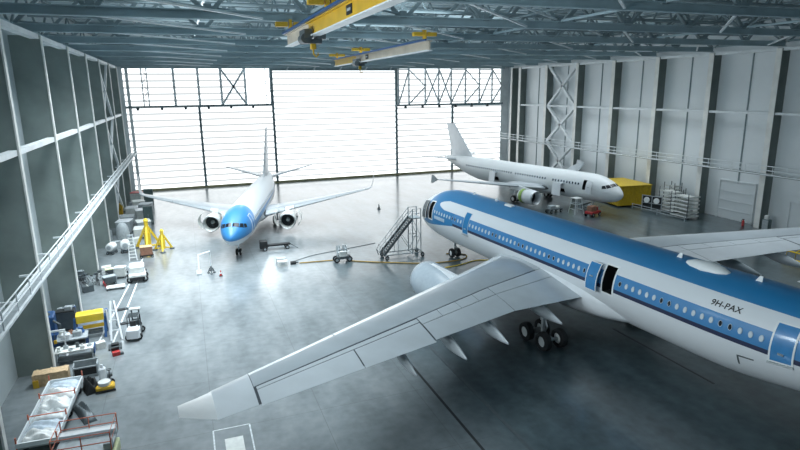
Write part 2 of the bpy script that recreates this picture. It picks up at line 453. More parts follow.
for i, (y, z) in enumerate(((36.2, 2.3), (33.2, 2.3), (25.2, 2.3))):
    w = struct(M().box((WL + .12, y, z), (.06, 1.1, 1.7)).build('window_%d' % (i + 4), WINLIT))
    g = M()
    for a in (-.6, .6): g.box((WL + .14, y + a, z), (.12, .1, 1.9))
    for a in (-.9, .9): g.box((WL + .14, y, z + a), (.12, 1.3, .1))
    g.build('window_frame', GREYP, w)
# long seam rails on the near wall bay
for k_, z in enumerate((4.2, 8.9, 11.5)):
    struct(M().box((WL + .1, 27.0, z), (.14, 40, .1)).build('trim_%d' % (k_ + 6), GREYP))

# floor trenches and markings
for nm, x, y0, y1, w in (('floor_trench', 13.0, 21.0, 36.4, .16), ('floor_trench', 29.7, 23.8, 33.0, .16)):
    struct(M().box((x, (y0 + y1) / 2, .004), (w, y1 - y0, .012)).build(nm, BLACK))
struct(M().box((15.3, 25.5, .004), (.22, 20, .012)).build('floor_seam', DMETAL))
g = M()
g.box((.95, 30.05, .004), (1.95, .08, .008)); g.box((-.02, 28.0, .004), (.08, 4.1, .008)); g.box((1.93, 28.0, .004), (.08, 4.1, .008))
struct(g.build('floor_marking', LINE))
struct(M().box((1.0, 27.9, .01), (.95, 2.2, .02)).build('floor_hatch', PALE))
for nm, p, q_ in (('floor_marking', (-7.6, 44.0), (-5.2, 75.0)), ('floor_marking', (-6.5, 44.0), (-5.6, 62.0))):
    struct(M().beam((p[0], p[1], .004), (q_[0], q_[1], .004), .12, .008).build(nm, LINE))

# ------------------------------------------------------------------ aircraft
NOSE = [(0, .015, -.27), (.012, .12, -.268), (.04, .24, -.262), (.09, .375, -.245), (.18, .55, -.20), (.30, .70, -.14), (.45, .83, -.08), (.62, .93, -.03), (.8, .985, -.005), (1, 1, 0)]
TAIL = [(0, 1, 0), (.15, .97, .03), (.4, .81, .17), (.6, .61, .33), (.8, .38, .50), (.95, .17, .62), (1, .07, .66)]
def interp(tab, t):
    for a, b in zip(tab[:-1], tab[1:]):
        if t <= b[0]:
            u = (t - a[0]) / (b[0] - a[0]); return [a[i] + (b[i] - a[i]) * u for i in range(1, len(a))]
    return list(tab[-1][1:])
def smooth_tab(tab, n):
    """Catmull-Rom resample of a profile table"""
    out = []
    for i in range(len(tab) - 1):
        p0, p1, p2, p3 = tab[max(i - 1, 0)], tab[i], tab[i + 1], tab[min(i + 2, len(tab) - 1)]
        for k in range(n):
            u = k / n
            if i == 0 and False: continue
            out.append(tuple(.5 * (2 * p1[j] + (p2[j] - p0[j]) * u + (2 * p0[j] - 5 * p1[j] + 4 * p2[j] - p3[j]) * u * u + (-p0[j] + 3 * p1[j] - 3 * p2[j] + p3[j]) * u ** 3) for j in range(len(p1))))
    out.append(tuple(tab[-1]))
    out.sort(key=lambda r: r[0]); return out
NOSE_S, TAIL_S = smooth_tab(NOSE, 3), smooth_tab(TAIL, 4)

class Fus:
    def __init__(s, L, R, zc, ln, xt, hk=1.0):
        s.L, s.R, s.zc, s.ln, s.xt, s.hk = L, R, zc, ln, xt, hk
    def prof(s, x):
        if x < s.ln: r, dz = interp(NOSE_S, x / s.ln)
        elif x > s.xt: r, dz = interp(TAIL_S, (x - s.xt) / (s.L - s.xt))
        else: r, dz = 1.0, 0.0
        return r * s.R, s.zc + dz * s.R, r * s.R * s.hk
    def pt(s, x, a, off=0.0):
        """surface point; a = angle from starboard horizontal, counter-clockwise to the top"""
        w, z, h = s.prof(x)
        return Vector((x, (w + off) * math.cos(a), z + (h + off) * math.sin(a)))
    def mesh(s, openings=()):
        xs = set(round(t[0] * s.ln, 4) for t in NOSE_S) | set(round(s.xt + t[0] * (s.L - s.xt), 4) for t in TAIL_S)
        x = s.ln
        while x < s.xt: xs.add(round(x, 4)); x += 1.5
        an = set(round(2 * PI * i / 72, 5) for i in range(72))
        for x0, x1, a0, a1 in openings:
            xs = {v for v in xs if not (abs(v - x0) < .08 or abs(v - x1) < .08)} | {x0, x1}
            an = {v for v in an if not (abs(v - a0) < .02 or abs(v - a1) < .02)} | {a0, a1}
        xs, an = sorted(xs), sorted(an); n = len(an)
        vs = [s.pt(x, a) for x in xs for a in an]; fs = []
        for i in range(len(xs) - 1):
            xm = (xs[i] + xs[i + 1]) / 2
            for j in range(n):
                am = (an[j] + (an[(j + 1) % n] if j < n - 1 else 2 * PI)) / 2
                if any(o[0] < xm < o[1] and o[2] < am < o[3] for o in openings): continue
                fs.append((i * n + j, i * n + (j + 1) % n, (i + 1) * n + (j + 1) % n, (i + 1) * n + j))
        fs.append(tuple(range(n))[::-1]); fs.append(tuple(range((len(xs) - 1) * n, len(xs) * n)))
        m = M(); m.add(vs, fs); return m
    def patch(s, m, x0, x1, a0, a1, off=.012, nx=4, na=6, k=0, thick=.0):
        vs = [s.pt(x0 + (x1 - x0) * i / nx, a0 + (a1 - a0) * j / na, off) for i in range(nx + 1) for j in range(na + 1)]
        fs = [(i * (na + 1) + j, i * (na + 1) + j + 1, (i + 1) * (na + 1) + j + 1, (i + 1) * (na + 1) + j) for i in range(nx) for j in range(na)]
        if thick:
            o = len(vs); vs += [s.pt(x0 + (x1 - x0) * i / nx, a0 + (a1 - a0) * j / na, off - thick) for i in range(nx + 1) for j in range(na + 1)]
            fs += [tuple(v + o for v in f[::-1]) for f in fs]
            rim = [i * (na + 1) for i in range(nx + 1)] + [nx * (na + 1) + j for j in range(1, na + 1)] + [i * (na + 1) + na for i in range(nx - 1, -1, -1)] + [j for j in range(na - 1, 0, -1)]
            fs += [(rim[i], rim[(i + 1) % len(rim)], rim[(i + 1) % len(rim)] + o, rim[i] + o) for i in range(len(rim))]
        m.add(vs, fs, k); return m
    def quad(s, m, c, off=.015, n=5, k=0):
        vs = []
        for i in range(n + 1):
            for j in range(n + 1):
                u, v = i / n, j / n; w_ = [(1 - u) * (1 - v), u * (1 - v), u * v, (1 - u) * v]
                vs.append(s.pt(sum(a * b[0] for a, b in zip(w_, c)), sum(a * b[1] for a, b in zip(w_, c)), off))
        m.add(vs, [(i * (n + 1) + j, i * (n + 1) + j + 1, (i + 1) * (n + 1) + j + 1, (i + 1) * (n + 1) + j) for i in range(n) for j in range(n)], k); return m
    def windscreen(s, root, kx=1.0):
        d = math.radians
        for sg in (1, -1):
            for c in (((1.02, 87), (1.22, 50), (1.72, 56), (1.52, 87)), ((1.28, 47), (1.75, 27), (2.15, 40), (1.80, 54)), ((1.83, 25), (2.45, 16), (2.55, 30), (2.20, 38))):
                s.quad(M(), [(x * kx, d(a) if sg > 0 else PI - d(a)) for x, a in c]).build('cockpit_window', GLASS, root, smooth=True)
    def outline(s, m, x0, x1, a0, a1, wx=.06, k=0, off=.02):
        wa = wx / s.R; T = dict(off=off, k=k, thick=.03)
        s.patch(m, x0 - wx, x0 + wx * .2, a0 - wa, a1 + wa, nx=1, **T); s.patch(m, x1 - wx * .2, x1 + wx, a0 - wa, a1 + wa, nx=1, **T)
        s.patch(m, x0, x1, a0 - wa, a0 + wa * .2, na=1, **T); s.patch(m, x0, x1, a1 - wa * .2, a1 + wa, na=1, **T); return m
    def recess(s, x0, x1, a0, a1, depth=1.0):
        """walls and back of an open doorway going into the body"""
        m = M(); n = 8; outer, inner = [], []
        per = [(x0, a0 + (a1 - a0) * i / n) for i in range(n + 1)] + [(x1, a1 + (a0 - a1) * i / n) for i in range(n + 1)]
        for x, a in per:
            p = s.pt(x, a, -.01); outer.append(p); q_ = p.copy(); q_.y -= math.copysign(depth, math.cos(a)); inner.append(q_)
        N = len(per); m.add(outer + inner, [(i, (i + 1) % N, (i + 1) % N + N, i + N) for i in range(N)] + [tuple(range(N, 2 * N))]); return m
    def window(s, x, a, rx=.13, rz=.20, dark=False):
        """an oval cabin window with its rim, standing a little proud of the skin"""
        m = M(); c = s.pt(x, a, .015); nrm = Vector((0, math.cos(a), math.sin(a))); tz = Vector((0, -math.sin(a), math.cos(a))) * (1 if math.cos(a) > 0 else -1); tx = Vector((1, 0, 0)); n = 14
        def ring(kx, kz, o): return [c + tx * (kx * math.cos(2 * PI * j / n)) + tz * (kz * math.sin(2 * PI * j / n)) + nrm * o for j in range(n)]
        a_, b_, c_ = ring(rx * 1.32, rz * 1.24, -.03), ring(rx * 1.25, rz * 1.18, .012), ring(rx, rz, .004)
        m.add(a_ + b_ + c_, [(i * n + j, i * n + (j + 1) % n, (i + 1) * n + (j + 1) % n, (i + 1) * n + j) for i in range(2) for j in range(n)], 0)
        m.add(c_, [tuple(range(n))], 1)
        return m

def naca(u, t): return 5 * t * (.2969 * math.sqrt(u) - .126 * u - .3516 * u * u + .2843 * u ** 3 - .1036 * u ** 4)
def foil(le, chord, t, c0, c1, shrink=1.0, ax='z', camber=.02, n=9):
    """closed section ring between chord fractions c0 and c1"""
    us = [c0 + (c1 - c0) * (1 - math.cos(PI * i / n)) / 2 for i in range(n + 1)]
    up_ = []; lo = []
    for u in us:
        yt = max(naca(min(max(u, 0), 1), t) * chord * shrink, .004); yc = camber * 4 * u * (1 - u) * chord
        for L_, sg in ((up_, 1), (lo, -1)):
            h = yc + sg * yt
            L_.append((le[0] + u * chord, le[1], le[2] + h) if ax == 'z' else (le[0] + u * chord, le[1] + h, le[2]))
    return up_ + lo[::-1]
class Wing:
    def __init__(s, secs): s.secs = secs       # (span, xLE, chord, z, t)
    def at(s, y):
        for a, b in zip(s.secs[:-1], s.secs[1:]):
            if y <= b[0] + 1e-6:
                u = (y - a[0]) / (b[0] - a[0]); return [a[i] + (b[i] - a[i]) * u for i in range(1, 5)]
        return list(s.secs[-1][1:])
    def piece(s, side, y0, y1, c0, c1, shrink=1.0, dz=0.0, n=4):
        ys = sorted({y0, y1} | {q[0] for q in s.secs if y0 < q[0] < y1} | {y0 + (y1 - y0) * i / n for i in range(1, n)})
        m = M(); m.loft([foil((s.at(y)[0], side * y, s.at(y)[2] + dz), s.at(y)[1], s.at(y)[3], c0, c1, shrink) for y in ys]); return m

def wheel_mesh(r, w):
    m = M(); h = w / 2
    m.lathe([(-h, r * .55), (-h, r * .8), (-h * .8, r * .95), (-h * .4, r), (h * .4, r), (h * .8, r * .95), (h, r * .8), (h, r * .55), (-h, r * .55)], axis='y', n=28, k=0, cap=False)
    m.lathe([(-h * .8, .02), (-h * .85, r * .3), (-h * .7, r * .56), (h * .7, r * .56), (h * .85, r * .3), (h * .8, .02)], axis='y', n=20, k=1)
    return m
def gear(root, name, x, y, top, r, w, layout, strut=.16, lean=0.0, label=None):
    """layout: list of (dx, dy) wheel positions relative to the strut foot"""
    m = M(); m.tube([(x, y, r), (x, y, r + (top - r) * .45)], strut * .7, 12); m.tube([(x, y, r + (top - r) * .4), (x + lean, y, top)], strut, 14)
    dxs = [d[0] for d in layout]; dys = [d[1] for d in layout]
    for dx_ in sorted(set(dxs)): m.tube([(x + dx_, y + min(dys), r), (x + dx_, y + max(dys), r)], strut * .5, 10)
    if max(dxs) - min(dxs) > .1: m.beam((x + min(dxs), y, r), (x + max(dxs), y, r), .25, .28)
    m.beam((x + .12, y, r + (top - r) * .45), (x + .45, y, r + (top - r) * .25), .1, .06); m.beam((x + .45, y, r + (top - r) * .25), (x + .1, y, r * 1.1), .1, .06)
    m.tube([(x, y, r + (top - r) * .5), (x - (top - r) * .45, y, top)], strut * .5, 8)
    g = m.build(name, METAL, root, smooth=True)
    first = None
    for dx_, dy in layout:
        if first is None: first = wheel_mesh(r, w).build('wheel', [TYRE, SHADE], g, smooth=True); o = first
        else: o = first.copy(); C.objects.link(o); o.parent = g
        o.location = (x + dx_, y + dy, r)
    return g

NAC = mat('nacelle grey', (.36, .42, .47), .25, coat=.4, noise=.05)
def engine(root, x, y, z, R, L_, pylon_to, cowl=WHITE, style='closed'):
    m = M()
    m.lathe([(1.3, R * .78), (.5, R * .80), (.12, R * .84), (0, R * .90), (.10, R * .955), (.5, R * .995), (1.4, R), (L_ * .55, R * .985), (L_ * .85, R * .84), (L_, R * .74), (L_ - .02, R * .70), (L_ * .6, R * .75), (1.3, R * .78)], n=40, cap=False)
    e = m.build('engine_nacelle', cowl, root, smooth=True, ang=60, loc=(x, y, z))
    m = M(); m.lathe([(.06, R * .86), (0, R * .90), (.05, R * .94), (.22, R * .975), (.23, R * .955), (.06, R * .9)], n=40, cap=False); m.build('inlet_lip', METAL, e, smooth=True)
    m = M()
    m.lathe([(1.25, .01), (1.25, R * .785)], n=36, cap=False)
    for i in range(22):
        a = 2 * PI * i / 22; ca, sa = math.cos(a), math.sin(a); b2 = a + .17
        m.add([(1.2, R * .2 * ca, R * .2 * sa), (1.05, R * .78 * ca, R * .78 * sa), (1.22, R * .78 * math.cos(b2), R * .78 * math.sin(b2)), (1.24, R * .2 * math.cos(b2), R * .2 * math.sin(b2))], [(0, 1, 2, 3)], 1)
    m.build('fan', [BLACK, DMETAL], e)
    M().lathe([(.75, .01), (.85, R * .10), (1.05, R * .20), (1.22, R * .26)], n=20).build('spinner', GREYP, e, smooth=True)
    M().lathe([(L_ * .7, R * .60), (L_ * 1.05, R * .52), (L_ * 1.2, R * .40), (L_ * 1.18, R * .36), (L_ * .9, R * .40)], n=30, cap=False).build('core_nozzle', DMETAL, e, smooth=True)
    M().lathe([(L_ * 1.0, R * .32), (L_ * 1.2, R * .25), (L_ * 1.42, .02)], n=20).build('exhaust_plug', DMETAL, e, smooth=True)
    px, pz, pl = pylon_to   # where the pylon meets the wing: x of LE, z, length aft
    m = M(); w = R * .16
    top = [(x + L_ * .12, z + R * .98), (px - .2, pz + .18), (px + pl, pz - .1)]
    bot = [(x + L_ * .2, z + R * .7), (px - .1, z + R * .62), (px + pl, pz - .55)]
    rings = []
    for (tx, tz), (bx, bz) in zip(top, bot): rings.append([(tx, y - w * .6, tz), (tx, y + w * .6, tz), (bx, y + w, bz), (bx, y - w, bz)])
    m.loft(rings); m.build('pylon', WHITE, root)
    return e

def registration(parent, fus, text, x0, zmid, size, side, m_, shear=.0, name='registration_lettering'):
    cu = bpy.data.curves.new('lettering', 'FONT'); cu.body = text; cu.size = size; cu.space_character = 1.05; cu.shear = shear; cu.offset = size * .012
    o = bpy.data.objects.new('lettering_source', cu); C.objects.link(o)
    dg = bpy.context.evaluated_depsgraph_get(); me = bpy.data.meshes.new_from_object(o.evaluated_get(dg))
    bpy.data.objects.remove(o); bpy.data.curves.remove(cu)
    bm = bmesh.new(); bm.from_mesh(me)
    bmesh.ops.subdivide_edges(bm, edges=[e for e in bm.edges if e.calc_length() > size * .3], cuts=2)
    ys = [v.co.y for v in bm.verts]; h0 = (min(ys) + max(ys)) / 2
    w, zc, h = fus.prof(x0); am = math.asin((zmid - zc) / h)
    for v in bm.verts:
        a = am + (v.co.y - h0) / h
        v.co = fus.pt(x0 + v.co.x, (PI - a) if side < 0 else a, .02)
    bm.to_mesh(me); bm.free(); me.materials.clear(); me.materials.append(m_)
    ob = bpy.data.objects.new(name, me); C.objects.link(ob); ob.parent = parent; return ob

def place(root, X, Y, hd): root.location = (X, Y, 0); root.rotation_euler = (0, 0, math.atan2(math.cos(hd), math.sin(hd)))
def la(fus, x, z):   # port-side angle at height z
    w, zc, h = fus.prof(x); return PI - math.asin(max(-1, min(1, (z - zc) / h)))
def ra(fus, x, z):
    w, zc, h = fus.prof(x); return math.asin(max(-1, min(1, (z - zc) / h)))

# ---- the big twin aisle jet -------------------------------------------------
A = thing('airliner', 'large twin-aisle jet in blue and white with 9H-PAX on its side, stairs at its nose', 'airplane')
place(A, 26.506, 62.045, 3.0722)
fa = Fus(58.8, 2.82, 4.85, 9.0, 38.5); ZA = 4.85
LIV = livery_material('airliner livery', ZA, 'wide')
d1 = (5.35, 6.35); d3 = (31.75, 32.7)
op = []
for (x0, x1), zl, zh in ((d1, 4.5, 6.35), (d3, 4.55, 6.4)):
    xm = (x0 + x1) / 2; op.append((x0, x1, la(fa, xm, zh), la(fa, xm, zl)))
fus = fa.mesh(op).build('fuselage', LIV, A, smooth=True, ang=50)
for o_ in op:
    fa.recess(*o_, depth=1.3).build('doorway', BLACK, fus)
    fa.outline(M(), *o_, wx=.10).build('door_surround', SHADE, fus)
def door_panel(root, fusx, o_, dx_, out, m_, name='cabin_door'):
    x0, x1, a0, a1 = o_
    m = M(); fusx.patch(m, x0, x1, a0, a1, off=.02, thick=.16); sg = 1 if math.cos((a0 + a1) / 2) > 0 else -1
    m.v = [(v[0] + dx_, v[1] + sg * out, v[2]) for v in m.v]
    d = m.build(name, m_, root, smooth=True)
    m = M(); fusx.outline(m, x0, x1, a0, a1, wx=.05, off=.03); m.v = [(v[0] + dx_, v[1] + sg * out, v[2]) for v in m.v]; m.build('door_edge', SHADE, d)
    xm = (x0 + x1) / 2; am = (a0 + a1) / 2; p = fusx.pt(xm, am, .06); M().box((p.x + dx_, p.y + sg * out, p.z), (.3, .05, .08)).build('door_handle', METAL, d)
    return d
BANDM = mat('door blue', (.03, .20, .45), .35, coat=.4, noise=.06)
BANDD = mat('door deep blue', (.001, .17, .40), .35, coat=.4, noise=.06)
door_panel(A, fa, op[0], -1.05, .22, DMETAL); door_panel(A, fa, op[1], -1.12, .42, BANDM)
for (x0, x1), m_ in (((13.05, 13.95), BANDD), ((43.3, 44.35), BANDM)):
    a0, a1 = la(fa, x0, 6.5), la(fa, x0, 4.55)
    d = fa.patch(M(), x0, x1, a0, a1, off=.02, thick=.04).build('cabin_door', m_, A, smooth=True)
    fa.outline(M(), x0, x1, a0, a1, wx=.07 if x0 > 20 else .04, off=.035).build('door_edge', SHADE if x0 > 20 else RIM, d)
    p = fa.pt((x0 + x1) / 2, la(fa, x0, 5.0), .05); M().box(p, (.3, .05, .1)).build('door_handle', METAL, d)
    p0, p1 = fa.pt(x0 - .1, la(fa, x0, 4.42), .05), fa.pt(x1 + .1, la(fa, x0, 4.42), .05)
    M().beam(p0, p1, .1, .1).build('door_sill', METAL, d)
# cabin windows on the side in view
k_ = 0; x = 6.95; AW = []
while x < 42.9:
    skip = any(a - .25 < x < b + .25 for a, b in (d1, d3, (13.05, 13.95), (d3[0] - 1.3, d3[0])))
    if not skip:
        dark = (k_ % 7) in (4, 5) if x > 20 else (k_ % 11) in (7, 8)
        o = fa.window(x, la(fa, x, 5.5), .10, .155).build('cabin_window', [RIM, GLASS if dark else BLIND], A)
        k_ += 1
    x += .56
# windscreen panes
fa.windscreen(A, 1.45)
# belly fairing
m = M(); rings = []
for i in range(15):
    t = i / 14; x = 16.5 + 17.5 * t; e = math.sin(PI * min(max(t, .02), .98)) ** .5
    w_, h_ = 1.6 + 1.55 * e, .5 + 1.75 * e
    rings.append([(x, w_ * (abs(math.cos(b)) ** .7) * math.copysign(1, math.cos(b)), 3.25 + h_ * (abs(math.sin(b)) ** .8) * math.copysign(.75, math.sin(b)) - (.0)) for b in [2 * PI * j / 32 for j in range(32)]])
m.loft(rings); m.build('belly_fairing', WHITE, A, smooth=True)
WA = Wing([(0, 17.2, 13.0, 3.3, .13), (2.82, 18.9, 11.0, 3.5, .13), (9.4, 23.15, 7.75, 3.95, .115), (29.0, 35.5, 2.5, 5.25, .10)])
WPORT = WA; WSTAR = Wing([(0, 17.2, 13.0, 3.4, .13), (2.82, 18.9, 11.0, 3.75, .13), (9.4, 23.15, 7.75, 4.75, .115), (29.0, 35.5, 2.5, 7.0, .10)])
for side in (-1, 1):
    WA = WPORT if side < 0 else WSTAR
    wg = WA.piece(side, 1.5, 28.95, 0.004, .995, .90, n=8).build('wing', SEAM, A, smooth=True)
    for y0, y1 in ((3.4, 8.7), (9.9, 16.0), (16.06, 22.0), (22.06, 27.2)):
        WA.piece(side, y0, y1, 0, .145).build('slat', SLAT, wg, smooth=True)
    WA.piece(side, 2.0, 3.38, 0, .56).build('wing_root_panel', WINGL, wg, smooth=True)
    WA.piece(side, 8.72, 9.88, 0, .145).build('slat_fairing', SLAT, wg, smooth=True)
    WA.piece(side, 3.4, 27.2, .150, .555, n=10).build('wing_box_skin', WINGG, wg, smooth=True)
    WA.piece(side, 27.23, 29.0, 0, 1).build('wingtip', WINGL, wg, smooth=True)
    WA.piece(side, 2.0, 9.3, .566, .70).build('spoiler', WINGL, wg, smooth=True)
    WA.piece(side, 2.0, 9.32, .706, 1).build('flap', WINGL, wg, smooth=True)
    WA.piece(side, 9.36, 16.6, .71, 1).build('flap', WINGL, wg, smooth=True)
    for i in range(4):
        WA.piece(side, 9.36 + i * 1.82, 9.36 + i * 1.82 + 1.78, .568, .702).build('spoiler', WINGL, wg, smooth=True)
    WA.piece(side, 16.68, 27.1, .580, .650).build('rear_spar_strip', WINGL, wg, smooth=True)
    WA.piece(side, 16.72, 21.6, .663, 1.04).build('aileron', WINGL, wg, smooth=True)
    WA.piece(side, 21.68, 27.1, .663, 1.04).build('aileron', WINGL, wg, smooth=True)
    # canted wingtip device
    m = M(); xl, ch, zz, tt = WA.at(29.0)
    for u, dy, dz, c_ in ((0, 0, 0, 1.0), (.12, .16, .10, .90), (.5, .72, .50, .66), (1, 1.45, 1.05, .36)):
        m_le = (xl + u * 2.6, side * (29.0 + dy), zz + dz); m.loft if False else None
        m.v += []
        if u == 0: rings = []
        rings.append(foil(m_le, ch * c_, .09, 0, 1))
    m.loft(rings); m.build('winglet', SHADE, wg, smooth=True)
    # flap track fairings
    for yy, ln_, w_ in ((6.0, 5.0, .40), (11.6, 4.6, .36), (15.2, 4.0, .33), (18.8, 3.2, .28)):
        xl, ch, zz, tt = WA.at(yy); xs0 = xl + ch * .60; rings = []
        for i in range(11):
            t = i / 10; rr_ = w_ * (math.sin(PI * (.04 + .92 * t)) ** .8) * (1.0 if t < .5 else 1 - (t - .5) * .5); xx = xs0 + ln_ * t
            rings.append([(xx, side * yy + rr_ * .75 * math.cos(2 * PI * j / 14), zz - .42 - .42 * t - .02 * ch + rr_ * 1.25 * math.sin(2 * PI * j / 14)) for j in range(14)])
        m = M(); m.loft(rings); m.build('flap_track_fairing', WINGL, wg, smooth=True)
    engine(A, 17.9, side * 9.37, 2.35, 1.60, 5.6, (23.3, 3.95, 2.5), cowl=NAC)
gear(A, 'nose_landing_gear', 6.67, 0, 2.6, .52, .38, [(0, -.36), (0, .36)], .13)
for side in (-1, 1):
    gear(A, 'main_landing_gear', 28.9, side * 5.34, 3.6, .70, .52, [(-.99, -.70), (-.99, .70), (.99, -.70), (.99, .70)], .24, lean=-.1)
M().lathe([(-1.5, .02), (-1.35, .24), (-.9, .45), (0, .58), (.9, .45), (1.35, .24), (1.5, .02)], c=(37.75, -.45, 7.55), n=26, sq=.72).build('antenna_dome', SHADE, A, smooth=True)
for x, y in ((35.6, -.3), (40.8, -.3), (14.5, 0), (10.5, 0)):
    m = M(); m.loft([[(x - .2, y - .04, 7.6), (x + .2, y - .04, 7.6), (x + .2, y + .04, 7.6), (x - .2, y + .04, 7.6)], [(x + .05, y - .015, 7.98), (x + .22, y - .015, 7.98), (x + .22, y + .015, 7.98), (x + .05, y + .015, 7.98)]]); m.build('blade_antenna', SHADE, A)
M().rbox((17.0, -.2, 7.7), (1.1, .5, .22), .15).build('antenna_fairing', SHADE, A)
registration(A, fa, '9H-PAX', 39.6, ZA + 1.56, .50, -1, BLACK, shear=.10)
# white title patch beside the forward door and cargo door outline
fa.patch(M(), 7.0, 9.3, la(fa, 8, 5.12), la(fa, 8, 4.78), off=.02, thick=.03).build('title_strip', RIM, A)
m = M(); fa.patch(m, 41.6, 42.5, la(fa, 42, 4.12), la(fa, 42, 4.05), off=.015, thick=.02); fa.patch(m, 41.6, 41.68, la(fa, 42, 4.12), la(fa, 42, 3.55), off=.015, thick=.02); m.build('corner_mark', DMETAL, A)
# tail surfaces
fin = [((47.0, 0, 7.2), 8.2, .10), ((54.6, 0, 16.6), 3.1, .10)]
M().loft([foil(p, c_, t, 0, 1, ax='y', camber=0) for p, c_, t in fin]).build('tail_fin', BANDD, A, smooth=True)
for side in (-1, 1):
    M().loft([foil((49.8, side * .6, 5.9), 6.0, .10, 0, 1), foil((55.6, side * 9.7, 6.9), 2.2, .10, 0, 1)]).build('tailplane', WINGL, A, smooth=True)

FINW = mat('tail off white', (.50, .54, .57), .35, noise=.04)
# ---- blue nosed single aisle jet -------------------------------------------
B = thing('airliner', 'blue nosed white single-aisle jet facing us with open engine cowls, by the far doors', 'airplane')
place(B, 3.6, 61.9, .25)
fb = Fus(38.5, 1.88, 3.35, 6.2, 25.5, 1.06)
fusb = fb.mesh().build('fuselage', livery_material('narrow jet livery', 3.35, 'narrow'), B, smooth=True, ang=50)
fb.windscreen(B, 1.0)
x = 6.2
while x < 31:
    fb.window(x, la(fb, x, 3.95), .12, .17).build('cabin_window', [RIM, GLASS], B); x += .8
for x0, side in ((4.0, -1), (4.0, 1), (32.0, -1)):
    a0, a1 = (la(fb, x0 + .4, 4.6), la(fb, x0 + .4, 2.8)) if side < 0 else (ra(fb, x0 + .4, 2.8), ra(fb, x0 + .4, 4.6))
    fb.outline(M(), x0, x0 + .85, a0, a1, wx=.05).build('door_edge', SHADE, B)
WB = Wing([(0, 12.6, 8.4, 2.3, .13), (1.88, 13.8, 7.3, 2.45, .13), (5.6, 16.2, 4.9, 2.85, .12), (16.1, 22.3, 1.5, 4.1, .10)])
m = M(); rings = []
for i in range(11):
    t = i / 10; e = math.sin(PI * min(max(t, .03), .97)) ** .5
    rings.append([(12 + 10.5 * t, (1.1 + 1.1 * e) * math.cos(2 * PI * j / 28), 2.3 + (.3 + .85 * e) * math.sin(2 * PI * j / 28)) for j in range(28)])
m.loft(rings); m.build('belly_fairing', FINW, B, smooth=True)
for side in (-1, 1):
    wg = WB.piece(side, 1.0, 16.05, .004, .995, .90).build('wing', SEAM, B, smooth=True)
    for y0, y1 in ((2.0, 4.3), (5.6, 11.2), (11.25, 15.5)): WB.piece(side, y0, y1, 0, .14).build('slat', WINGL, wg, smooth=True)
    WB.piece(side, 1.2, 15.5, .145, .66, n=8).build('wing_box_skin', WINGG, wg, smooth=True)
    WB.piece(side, 4.35, 5.55, 0, .14).build('slat_fairing', SLAT, wg, smooth=True)
    WB.piece(side, 1.2, 5.5, .665, 1).build('flap', WINGG, wg, smooth=True); WB.piece(side, 5.55, 12.4, .665, 1).build('flap', WINGG, wg, smooth=True)
    WB.piece(side, 12.45, 15.5, .665, 1).build('aileron', WINGG, wg, smooth=True); WB.piece(side, 15.53, 16.1, 0, 1).build('wingtip', WINGG, wg, smooth=True)
    xl, ch, zz, tt = WB.at(16.1); rings = []
    for u, dy, dz, c_ in ((0, 0, 0, 1.0), (.2, .35, .2, .85), (.45, .6, .9, .62), (1, .85, 2.5, .36)):
        rings.append(foil((xl + u * 1.6, side * (16.1 + dy), zz + dz), ch * c_, .09, 0, 1) if u < .3 else foil((xl + u * 1.6, side * (16.1 + dy), zz + dz), ch * c_, .09, 0, 1, ax='y', camber=0))
    if side < 0:
        rings = [r_ for r_ in rings]
    # keep ring winding consistent between flat and upright sections
    for i in (2, 3):
        if side > 0: rings[i] = rings[i][10:][::-1] + rings[i][:10][::-1]
    m = M(); m.loft(rings); m.build('winglet', WINGG, wg, smooth=True)
    e = engine(B, 12.9, side * 4.83, 1.75, 1.10, 3.3, (16.0, 2.75, 1.8), cowl=PALE)
    for sg in (-1, 1):
        m = M(); rows = []
        for xx in (.75, 1.4, 2.2):
            rows.append([(xx, sg * (.62 + 1.12 * math.cos(a)), .22 + 1.16 * math.sin(a)) for a in [math.radians(62 - 118 * j / 12) for j in range(13)]])
        n = 13; vs = [v for r_ in rows for v in r_]; o_ = len(vs); vs2 = [(v[0], v[1] + sg * .05, v[2]) for v in vs]
        fs = [(i * n + j, i * n + j + 1, (i + 1) * n + j + 1, (i + 1) * n + j) for i in range(2) for j in range(12)]
        m.add(vs, fs); m.add(vs2, [f[::-1] for f in fs]); m.add(vs[:n] + vs2[:n], [(j, j + 1, j + 1 + n, j + n) for j in range(n - 1)]); m.build('fan_cowl_door', PALE, e, smooth=True)
    gear(B, 'main_landing_gear', 19.6, side * 2.86, 2.5, .56, .4, [(0, -.42), (0, .42)], .15)
gear(B, 'nose_landing_gear', 4.0, 0, 1.9, .38, .22, [(0, -.2), (0, .2)], .09)
M().loft([foil(p, c_, t, 0, 1, ax='y', camber=0) for p, c_, t in (((26.5, 0, 5.0), 10.2, .03), ((30.2, 0, 5.7), 6.6, .09), ((36.3, 0, 12.5), 2.2, .09))]).build('tail_fin', FINW, B, smooth=True)
for side in (-1, 1):
    M().loft([foil((33.6, side * .3, 4.5), 3.9, .09, 0, 1), foil((37.9, side * 7.15, 5.9), 1.5, .09, 0, 1)]).build('tailplane', WINGG, B, smooth=True)

